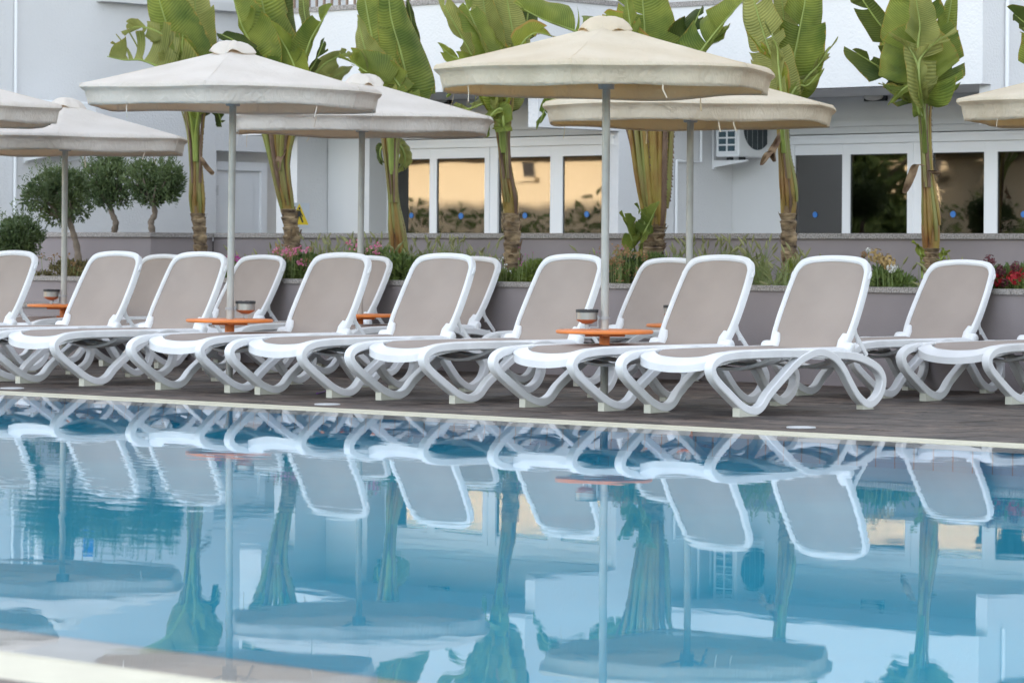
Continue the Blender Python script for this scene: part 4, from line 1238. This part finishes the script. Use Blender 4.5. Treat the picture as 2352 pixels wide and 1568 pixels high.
banana('banana plant left of centre with a swollen ochre stem base', [(925, 640, 21), (922, 615, 21), (921, 600, 20)],
       [(921, 612, 21), (917, 570, 21), (911, 520, 19), (905, 465, 13), (900, 400, 14), (898, 310, 24)],
       [dict(p=[(890, 240), (868, 140), (848, 50), (836, -20), (828, -100)], w=(50, 54), d=.05, yaw=-8, tears=0, fold=.1),
        dict(p=[(884, 250), (862, 170), (838, 110), (822, 45)], w=(36, 40), d=-.22, c=1, tears=0, fold=.15, yaw=-10, tilt=.2),
        dict(p=[(915, 260), (935, 200), (920, 120), (898, 40), (890, -50)], w=(50, 56), d=-.06, tears=1, yaw=14, fold=.1),
        dict(p=[(925, 250), (945, 150), (948, 70), (935, -10)], w=(16, 22), d=.15, c=2, tears=4),
        dict(p=[(888, 260), (872, 190), (840, 165), (803, 138)], w=(12, 46), d=-.32, c=0, tears=6, comb=True, fold=.3),
        dict(p=[(905, 265), (925, 220), (905, 180), (870, 150)], w=(40, 34), d=-.28, tears=2),
        dict(p=[(910, 270), (935, 235), (955, 220), (962, 205)], w=(16, 20), d=.0, c=2, tears=2),
        dict(p=[(914, 330), (925, 345), (930, 370), (918, 392)], w=(20, 14), d=.1, c=1, tears=1),
        dict(p=[(890, 330), (876, 340), (874, 360), (882, 375)], w=(10, 10), d=.1, c=2, tears=0)], 3)
banana('banana plant with dark purple stalks behind the near cream parasol rim', [(1178, 625, 18), (1177, 580, 19), (1176, 530, 18), (1174, 490, 17)],
       [(1174, 500, 17), (1172, 455, 18), (1165, 410, 15), (1158, 350, 13), (1155, 290, 19)],
       [dict(p=[(1120, 220), (1085, 130), (1048, 62), (1005, -12)], w=(16, 44), d=-.15, tears=1, yaw=-12, fold=.1, c=1),
        dict(p=[(1135, 220), (1122, 130), (1096, 70), (1070, 10)], w=(46, 52), d=-.24, tears=1, fold=.05, yaw=5),
        dict(p=[(1140, 220), (1128, 110), (1114, 30), (1105, -60)], w=(38, 42), d=.0, c=1, tears=0, yaw=-5),
        dict(p=[(1165, 220), (1180, 110), (1168, 20), (1155, -70)], w=(42, 36), d=.06, tears=0, c=1, yaw=12),
        dict(p=[(1175, 220), (1200, 110), (1214, 20), (1222, -60)], w=(26, 26), d=.2, c=2, tears=1),
        dict(p=[(1120, 220), (1082, 150), (1040, 130), (1010, 104)], w=(14, 20), d=-.3, tears=1, c=0),
        dict(p=[(1165, 230), (1190, 120), (1225, 78), (1268, 84)], w=(26, 12), d=-.2, c=3, tears=5, tilt=.3),
        dict(p=[(1150, 290), (1125, 240), (1085, 248), (1048, 258)], w=(12, 26), d=-.3, c=1, tears=4, comb=True),
        dict(p=[(1158, 290), (1150, 250), (1125, 270), (1115, 300)], w=(18, 20), d=-.34, c=0, tears=2),
        dict(p=[(1140, 240), (1100, 170), (1060, 180), (1025, 222)], w=(8, 10), d=-.2, c=0, tears=0)], 4)
banana('broad banana plant right of centre with a wide fan of stalks and a young shoot', [(1496, 620, 24), (1498, 585, 25), (1500, 550, 25), (1502, 520, 26)],
       [(1502, 535, 25), (1502, 490, 30), (1498, 430, 38), (1494, 370, 46), (1490, 290, 56)],
       [dict(p=[(1440, 200), (1385, 100), (1320, 72), (1255, 48), (1204, 22)], w=(4, 60), d=-.1, c=0, tears=3, yaw=0, fold=.0, tilt=0.0),
        dict(p=[(1480, 220), (1482, 120), (1478, 30), (1468, -90)], w=(80, 84), d=.0, tears=1, fold=.05, yaw=0),
        dict(p=[(1475, 220), (1465, 110), (1432, 60), (1392, 34)], w=(30, 26), d=-.22, c=3, tears=3),
        dict(p=[(1470, 220), (1455, 120), (1448, 60), (1440, 0)], w=(26, 26), d=-.26, c=0, tears=3, tilt=.4),
        dict(p=[(1540, 220), (1610, 118), (1660, 54), (1706, 2)], w=(52, 10), d=-.15, tears=1, yaw=0, fold=.0, tilt=0.0),
        dict(p=[(1525, 220), (1560, 110), (1588, 70), (1610, 20)], w=(40, 22), d=.1, c=2, tears=2),
        dict(p=[(1545, 220), (1600, 130), (1630, 100), (1650, 80)], w=(14, 18), d=.15, c=0, tears=5, comb=True),
        dict(p=[(1425, 270), (1330, 230), (1265, 232), (1240, 282)], w=(16, 18), d=.05, c=0, tears=4),
        dict(p=[(1440, 270), (1360, 215), (1300, 232), (1256, 238)], w=(10, 12), d=.15, c=0, tears=3),
        dict(p=[(1454, 560), (1444, 530), (1436, 500)], **{'from': [(1470, 610), (1464, 590)]}, w=(22, 26), d=-.55, c=0, tears=0, bf=.45, pr=.012, yaw=10),
        dict(p=[(1478, 540), (1492, 510), (1508, 478)], **{'from': [(1470, 610), (1468, 580)]}, w=(22, 10), d=-.6, c=0, tears=0, bf=.4, pr=.012, yaw=-20),
        dict(p=[(1478, 530), (1480, 495), (1465, 478)], **{'from': [(1472, 610), (1474, 570)]}, w=(16, 20), d=-.5, c=0, tears=0, bf=.45, pr=.012)], 5)
banana('banana plant right of the air conditioner with a tall tan ringed trunk', [(1817, 690, 23), (1817, 640, 21), (1813, 580, 18), (1811, 520, 17), (1809, 490, 18)],
       [(1810, 502, 17), (1811, 460, 20), (1807, 410, 18), (1800, 350, 13), (1796, 290, 13)],
       [dict(p=[(1795, 230), (1782, 160), (1758, 90), (1732, 0), (1722, -90)], w=(62, 46), d=-.14, tears=2, fold=.08, yaw=-8, c=1),
        dict(p=[(1802, 230), (1822, 140), (1838, 60), (1852, -20), (1852, -100)], w=(52, 50), d=.04, tears=1, fold=.1, yaw=12),
        dict(p=[(1800, 230), (1806, 120), (1800, 40), (1790, -40)], w=(40, 40), d=.1, tears=0, c=1),
        dict(p=[(1798, 240), (1790, 160), (1765, 130), (1738, 98)], w=(8, 16), d=-.36, c=3, tears=5, comb=True),
        dict(p=[(1798, 240), (1788, 150), (1785, 110), (1772, 78)], w=(14, 14), d=-.4, c=1, tears=5, comb=True),
        dict(p=[(1810, 250), (1848, 185), (1880, 150), (1908, 108)], w=(12, 10), d=-.1, c=1, tears=4, comb=True),
        dict(p=[(1806, 250), (1842, 205), (1858, 170), (1872, 150)], w=(22, 22), d=.08, c=2, tears=1),
        dict(p=[(1805, 250), (1830, 200), (1855, 196), (1880, 170)], w=(16, 12), d=-.25, c=0, tears=1),
        dict(p=[(1808, 645), (1812, 615), (1822, 590)], **{'from': [(1803, 690), (1804, 670)]}, w=(9, 9), d=-.5, c=0, tears=0, bf=.55, pr=.012)], 6,
       dead=[[(1795, 300), (1782, 330), (1772, 350), (1778, 372)], [(1780, 345), (1765, 352), (1748, 380)]])
banana('banana plant at the right with a huge front leaf and a withered strap', [(2140, 640, 17), (2139, 600, 17), (2138, 570, 19)],
       [(2138, 585, 18), (2138, 545, 22), (2136, 500, 21), (2131, 430, 15), (2126, 350, 12), (2122, 270, 14)],
       [dict(p=[(2122, 215), (2114, 170), (2108, 120), (2104, 80)], w=(88, 88), d=-.22, tears=2, fold=.03, yaw=3, tilt=.05, c=0),
        dict(p=[(2118, 220), (2110, 130), (2106, 50), (2100, -50)], w=(92, 90), d=.0, tears=4, fold=.05, yaw=0, c=0),
        dict(p=[(2110, 230), (2080, 185), (2030, 160), (1968, 122)], w=(44, 22), d=.1, tears=2, c=2, yaw=-5),
        dict(p=[(2105, 220), (2070, 120), (2012, 45), (1955, -40)], w=(40, 30), d=.14, tears=4, c=2),
        dict(p=[(2112, 220), (2108, 110), (2112, 60), (2104, 0), (2100, -60)], w=(32, 34), d=-.3, c=1, tears=0, fold=.5),
        dict(p=[(2112, 200), (2108, 150), (2085, 110), (2042, 78)], w=(10, 12), d=-.42, c=1, tears=4, comb=True),
        dict(p=[(2112, 200), (2112, 140), (2135, 110), (2165, 85)], w=(10, 14), d=-.42, c=1, tears=4, comb=True),
        dict(p=[(2112, 260), (2100, 200), (2075, 205), (2046, 236)], w=(12, 6), d=-.25, c=0, tears=0),
        dict(p=[(2130, 230), (2150, 140), (2175, 60), (2190, -30)], w=(30, 34), d=.12, c=0, tears=2),
        dict(p=[(2115, 590), (2112, 575), (2106, 560)], **{'from': [(2118, 640), (2117, 615)]}, w=(11, 12), d=-.45, c=0, tears=0, bf=.35, pr=.012),
        dict(p=[(2160, 600), (2166, 585), (2170, 572)], **{'from': [(2152, 640), (2154, 620)]}, w=(10, 10), d=-.4, c=0, tears=0, bf=.45, pr=.010)], 7,
       dead=[[(2124, 382), (2104, 378), (2094, 400), (2082, 430), (2076, 444)], [(2134, 390), (2146, 396), (2150, 402)]])
banana('banana plant just off the right picture edge, only ragged leaf tips in view', [(2420, 640, 17), (2420, 570, 17), (2420, 520, 16)],
       [(2420, 530, 16), (2420, 450, 18), (2416, 370, 14), (2412, 280, 20)],
       [dict(p=[(2408, 200), (2400, 120), (2370, 70), (2338, 40)], w=(24, 30), d=-.1, tears=6, comb=True, c=2),
        dict(p=[(2410, 200), (2398, 120), (2368, 90), (2330, 30)], w=(12, 20), d=.1, tears=4, c=2),
        dict(p=[(2412, 200), (2420, 110), (2425, 20), (2430, -90)], w=(60, 60), d=.0, tears=3)], 8)


# ------------------------------------------------------------------ olive trees, shrubs, flowers, weeds
def olive(label, crown, trunk, yv, n, seed, z0):
    rnd = random.Random(seed)
    base = on_y(trunk[0][0], trunk[0][1], yv)
    Z = depth_of(base); mpp = Z / FOC
    t = empty('olive_tree', (base.x, base.y, z0)); tag(t, label, 'olive tree', 'clipped olive trees at the left')
    O = Vector(t.location); V = lambda x, y, d=0.0: at_depth(x, y, Z + d) - O
    cx, cy, rx, ry = crown; C = V(cx, cy); rx *= mpp; ry *= mpp
    pts = [V(trunk[0][0], trunk[0][1] + 40)] + [V(x, y, rnd.uniform(-.03, .03)) for x, y in trunk]
    m = MB(); sp = spline([tuple(p) for p in pts], 24)
    m.tube(sp, [lerp(.036, .024, i / 24) * (1 + .12 * sin(i * 1.7)) for i in range(25)], 10)
    for k in range(9):
        a = 2 * pi * k / 9; e = C + Vector((cos(a) * rx * .62, sin(a) * rx * .55, rnd.uniform(-.25, .5) * ry))
        mid = Vector(sp[-1]).lerp(e, .5) + Vector((0, 0, -.03))
        m.tube(spline([tuple(Vector(sp[-2])), tuple(mid), tuple(e)], 8), [lerp(.018, .006, i / 8) for i in range(9)], 6)
    m.build('trunk', olive_bark, t)
    m = MB()
    for k in range(26):                                   # uneven clumps
        a, b = rnd.uniform(0, 2 * pi), rnd.uniform(-1, 1); q = sqrt(1 - b * b); rr = rnd.uniform(.45, .82)
        c = C + Vector((cos(a) * q * rx * rr, sin(a) * q * rx * .8 * rr, b * ry * rr))
        blob_leaves(m, c, rx * .36, rx * .34, ry * .36, int(n * .85) // 26, .054, rnd, shell=.35, aspect=.34, up=.35)
    for k in range(90):                                   # long shoots breaking the outline
        a = rnd.uniform(0, 2 * pi); b = rnd.uniform(-.75, 1.0); q = sqrt(max(0, 1 - b * b))
        p = C + Vector((cos(a) * q * rx * .9, sin(a) * q * rx * .75, b * ry * .9)); d = Vector((cos(a) * q * .5, sin(a) * q * .4, .9 if b > -.3 else -.9)).normalized()
        L_ = rnd.uniform(.05, .17) * (1.4 if b > .5 else 1)
        for s in range(int(L_ / .011)):
            leaf_quad(m, p + d * (s * .011) + Vector((rnd.gauss(0, .004), rnd.gauss(0, .004), 0)), d + Vector((rnd.gauss(0, .6), rnd.gauss(0, .6), .2)), .034, rnd, 0, .32)
    m.build('crown', olive_leaf, t, smooth=False)


olive('small clipped olive tree with a leaning trunk in the front planter, left pole before it', (128, 455, 84, 62), [(181, 606), (176, 565), (166, 528), (156, 500)], 19.7, 5200, 21, SOIL)
olive('clipped olive tree behind the wall, middle crown of the three', (243, 418, 64, 60), [(262, 535), (266, 512), (258, 492), (252, 470)], 21.3, 4000, 22, 1.05)
olive('clipped olive tree behind the wall, right crown of the three', (354, 416, 74, 52), [(350, 535), (347, 510), (356, 490), (350, 462)], 21.3, 4600, 23, 1.05)
olive('low bushy olive shrub at the left picture edge', (38, 555, 70, 50), [(50, 620), (48, 590), (45, 570)], 19.75, 4200, 24, SOIL)


def shrub(name, label, px0, px1, py0, py1, yv, leafm, n, size, seed, flowers=(), spiky=.2, cat='shrub', group=None, aspect=.4):
    """A planter shrub filling pixel columns px0..px1 up to row py0 (ragged), rooted in the soil."""
    rnd = random.Random(seed)
    a, b = on_y(px0, py1, yv), on_y(px1, py1, yv)
    top = on_y((px0 + px1) / 2, py0, yv).z
    cx = (a.x + b.x) / 2; hw = abs(b.x - a.x) / 2
    s = empty(name, (cx, yv, SOIL)); tag(s, label, cat, group)
    hgt = top - SOIL
    m = MB()
    nst = max(5, int(hw * 40))
    for k in range(nst):
        x = rnd.uniform(-hw, hw) * .8; y = rnd.uniform(-.16, .16)
        m.tube([(x * .7, y * .7, -.03), (x, y, hgt * rnd.uniform(.5, .9))], [.006, .003], 5)
    m.build('stem', shrub_brown, s)
    m = MB(); nb = max(6, int(hw * 2 / .11)); n = int(n * 1.45); size *= 1.35; hgt *= 1.06
    for k in range(nb * 2):
        x = rnd.uniform(-hw, hw); f = sqrt(max(.1, 1 - (x / (hw * 1.1)) ** 2))
        blob_leaves(m, (x, rnd.uniform(-.15, .15), hgt * rnd.uniform(.2, .72) * f), .11, .10, hgt * .30, n // (nb * 2), size, rnd, shell=.3, aspect=aspect, up=.5 + spiky)
    m.build('foliage', leafm, s, smooth=False)
    for (fm, cnt, fs, clump, zz, nm) in flowers:
        for k in range(cnt):
            m = MB()
            x = rnd.uniform(-hw, hw) * .95; f = sqrt(max(.15, 1 - (x / (hw * 1.15)) ** 2)); z = hgt * rnd.uniform(*zz) * (.6 + .4 * f); y = rnd.uniform(-.30, -.08)
            for j in range(clump):
                p = Vector((x + rnd.gauss(0, fs), y + rnd.gauss(0, fs), z + rnd.gauss(0, fs * .75)))
                r_ = fs * rnd.uniform(.4, .75); d = Vector((rnd.gauss(.3, .6), rnd.gauss(-.8, .5), rnd.gauss(.3, .6))).normalized(); e = d.orthogonal().normalized(); g = d.cross(e)
                q = 5; ring_ = [p + (e * cos(2 * pi * i / (2 * q)) + g * sin(2 * pi * i / (2 * q))) * (r_ if i % 2 == 0 else r_ * .55) + d * (.3 * r_ if i % 2 == 0 else 0) for i in range(2 * q)]
                m.add([p] + ring_, [(0, i + 1, (i + 1) % (2 * q) + 1) for i in range(2 * q)])
            m.tube([(x * .9, y, hgt * .2), (x, y, z)], .0025, 5, 1)
            m.build(nm, [fm, grass_m], s, smooth=False)
    return s


shrub('low_shrub', 'browning low shrub in the left planter beside the olive trunk', 108, 230, 600, 636, 19.45, shrub_brown, 1500, .035, 31, [(rust_m, 9, .016, 8, (.8, 1.25), 'seed_head')])
shrub('geranium', 'pink geranium with fading heads right of the left pole', 532, 585, 598, 636, 19.95, shrub_leaf, 900, .035, 32, [(magenta_m, 7, .02, 9, (.8, 1.15), 'flower'), (rust_m, 5, .018, 8, (.8, 1.1), 'faded_flower')], cat='flowers')
shrub('geranium', 'bright pink geranium in bloom between the ringed trunk and the white parasol pole', 655, 740, 582, 638, 19.95, shrub_leaf, 1700, .034, 33, [(pink_m, 15, .020, 10, (.45, 1.12), 'flower'), (rust_m, 11, .018, 8, (.8, 1.2), 'faded_flower')], cat='flowers')
shrub('geranium', 'pink geranium right of the white parasol pole below the ochre stem', 800, 905, 578, 640, 19.95, shrub_leaf, 1600, .034, 34, [(pink_m, 9, .020, 10, (.75, 1.25), 'flower')], cat='flowers')
shrub('leafy_plant', 'green leafy clump at the foot of the ochre banana stem', 905, 960, 590, 645, 19.95, shrub_leaf, 900, .06, 35, [], cat='plant')
shrub('daisy_bush', 'yellow-green daisy bush with white and pink flowers beside the purple-stalked banana', 1155, 1262, 592, 648, 19.95, mat('daisy_leaf', (.22, .27, .05), .55, col2=(.10, .16, .035), vscale=5, trans=.2), 3000, .034, 36,
      [(white_petal, 6, .012, 4, (.55, 1.0), 'flower'), (magenta_m, 8, .009, 4, (.8, 1.25), 'flower')], aspect=.25, cat='shrub')
shrub('flowering_shrub', 'green shrub with faded brown blossom behind the near cream parasol pole', 1396, 1532, 584, 650, 19.95, shrub_leaf, 4200, .032, 37,
      [(rust_m, 40, .018, 9, (.35, 1.15), 'faded_flower'), (magenta_m, 3, .010, 4, (.7, 1.25), 'flower')], aspect=.25)
shrub('geranium', 'tan and white geranium heads behind the right-hand front lounger', 1990, 2075, 612, 660, 19.95, shrub_leaf, 1100, .045, 38, [], cat='flowers')
shrub('geranium', 'red and maroon geranium at the right picture edge', 2262, 2375, 618, 662, 19.95, shrub_leaf, 1500, .045, 39, [], cat='flowers')


def flower_head(owner_label, lst):
    own = [o for o in bpy.data.objects if o.get('label') == owner_label][0]
    rnd = random.Random(5)
    for (px, py, r, fm, nm) in lst:
        p = on_y(px, py - 3, 19.70) - Vector(own.location); mpp = 26.5 / FOC; m = MB(); rr = r * mpp
        for j in range(60):
            d = Vector((rnd.gauss(0, 1), rnd.gauss(0, 1), rnd.gauss(0, 1))).normalized(); c = p + d * rr * rnd.uniform(.55, 1.0); e = d.orthogonal().normalized(); g = d.cross(e); s_ = rr * .26
            m.add([c] + [c + (e * cos(2 * pi * i / 10) + g * sin(2 * pi * i / 10)) * (s_ if i % 2 == 0 else s_ * .55) + d * s_ * .25 for i in range(10)], [(0, i + 1, (i + 1) % 10 + 1) for i in range(10)])
        m.tube([(p.x * .9, p.y + .05, 0), tuple(p)], .004, 5, 1)
        m.build(nm, [fm, grass_m], own, smooth=False)


flower_head('tan and white geranium heads behind the right-hand front lounger', [(2012, 592, 17, tan_m, 'faded_flower'), (2040, 606, 18, tan_m, 'faded_flower'), (2048, 617, 12, white_petal, 'flower'), (1994, 577, 6, white_petal, 'flower'), (2026, 600, 10, tan_m, 'faded_flower'), (1985, 588, 9, rust_m, 'faded_flower')])
flower_head('red and maroon geranium at the right picture edge', [(2273, 602, 13, maroon_m, 'faded_flower'), (2297, 626, 14, maroon_m, 'faded_flower'), (2332, 617, 13, maroon_m, 'faded_flower'), (2291, 645, 15, red_m, 'flower'), (2330, 641, 16, red_m, 'flower'), (2308, 652, 11, maroon_m, 'faded_flower'), (2352, 630, 12, red_m, 'flower')])

# seeding grass and weeds that nobody could count
rnd = random.Random(50); m = MB()
for (a, b, n, h0, h1, yv) in ((535, 600, 16, 575, 610, 20.3), (590, 720, 34, 560, 605, 20.4), (700, 905, 120, 545, 590, 20.5), (930, 1120, 110, 552, 600, 20.5), (1110, 1165, 14, 570, 610, 20.4), (1265, 1330, 5, 585, 620, 20.4), (1535, 1760, 120, 552, 600, 20.4),
                              (1755, 1860, 40, 570, 640, 20.0), (1860, 1990, 16, 590, 645, 20.0), (2060, 2270, 40, 600, 650, 20.0), (215, 235, 6, 600, 630, 20.2), (1325, 1400, 10, 575, 600, 20.3)):
    for k in range(int(n * 1.15)):
        y = yv + rnd.uniform(-.35, .6); px = rnd.uniform(a, b); top = on_y(px, rnd.uniform(h0, h1 + 15), y); base = Vector((top.x + rnd.uniform(-.06, .06), y, SOIL - .01))
        lean = Vector((rnd.uniform(-.12, .12), rnd.uniform(-.08, .08), 0)); P = spline([tuple(base), tuple(base.lerp(top, .6) + lean * .15), tuple(top + lean)], 7)
        m.tube(P, [lerp(.0045, .0025, i / 7) for i in range(8)], 3, 0)
        if rnd.random() < .6:
            d = (Vector(P[-1]) - Vector(P[-3])).normalized(); m.tube([P[-1], Vector(P[-1]) + d * .025, Vector(P[-1]) + d * .07 + lean * .1], [.005, .0115, .003], 5, 1)
        for j in range(rnd.randrange(3, 6)):
            s = Vector(P[rnd.randrange(1, 5)]); e = Vector((rnd.uniform(-.1, .1), rnd.uniform(-.06, .06), rnd.uniform(.02, .1))); w = e.cross(Vector((0, 1, .2))).normalized() * .006
            m.add([s - w, s + w, s + e * .6 + w + Vector((0, 0, .01)), s + e * .6 - w + Vector((0, 0, .01)), s + e], [(0, 1, 2, 3), (3, 2, 4)], 0)
kind(m.build('weeds', [grass_m, seed_m]), 'stuff', 'seeding grass and weeds along the planter')['category'] = 'weeds'

# ------------------------------------------------------------------ small things on the deck
lid_m = mat('worn_white_plastic', (.52, .53, .54), .5, var=.2, vscale=30)
for (px, py, rx, lab) in ((28, 892, .08, 'white round skimmer lid in the paving at the left'), (752, 929, .08, 'white round skimmer lid in the paving at the centre'), (1840, 982, .08, 'white round skimmer lid in the paving at the right')):
    p = on_ground(px, py); d = empty('skimmer_lid', (p.x, p.y, 0)); tag(d, lab, 'lid', 'skimmer lids in the paving')
    m = MB(); m.lathe([(.001, .006), (rx - .02, .006), (rx - .015, .004)], 28, caps=False); m.build('lid', lid_m, d)
    m = MB(); m.lathe([(rx - .014, .003), (rx - .012, .007), (rx, .006), (rx + .003, .0)], 28, caps=False); m.build('collar', lid_m, d)
p = on_ground(1903, 883)
dl = empty('dry_leaf', (p.x, p.y, 0)); tag(dl, 'crumpled brown leaf on the paving beyond the right-hand lounger', 'leaf')
m = MB(); rnd = random.Random(9)
m.grid([[(lerp(-.07, .07, i / 8), lerp(-.04, .04, j / 6), .018 + .014 * sin(i * 1.7 + j) + rnd.uniform(-.004, .006) + .02 * abs(i - 4) / 4) for i in range(9)] for j in range(7)])
m.build('blade', mat('crisp_leaf', (.34, .19, .09), .85, var=.4, vscale=20), dl)
m = MB(); m.tube([(.07, 0, .03), (.1, .01, .008)], .002, 5); m.build('stalk', dry_m, dl)
a, b = on_ground(728, 905), on_ground(748, 901)
st = empty('drinking_straw', (a.x, a.y, 0)); tag(st, 'purple drinking straw lying on the paving near the centre', 'straw')
m = MB(); d = b - a; m.tube([(0, 0, .006), (d.x * .7, d.y * .7, .006), (d.x, d.y, .010)], .0045, 8); m.build('tube', mat('purple_plastic', (.20, .03, .36), .4, var=.1), st)
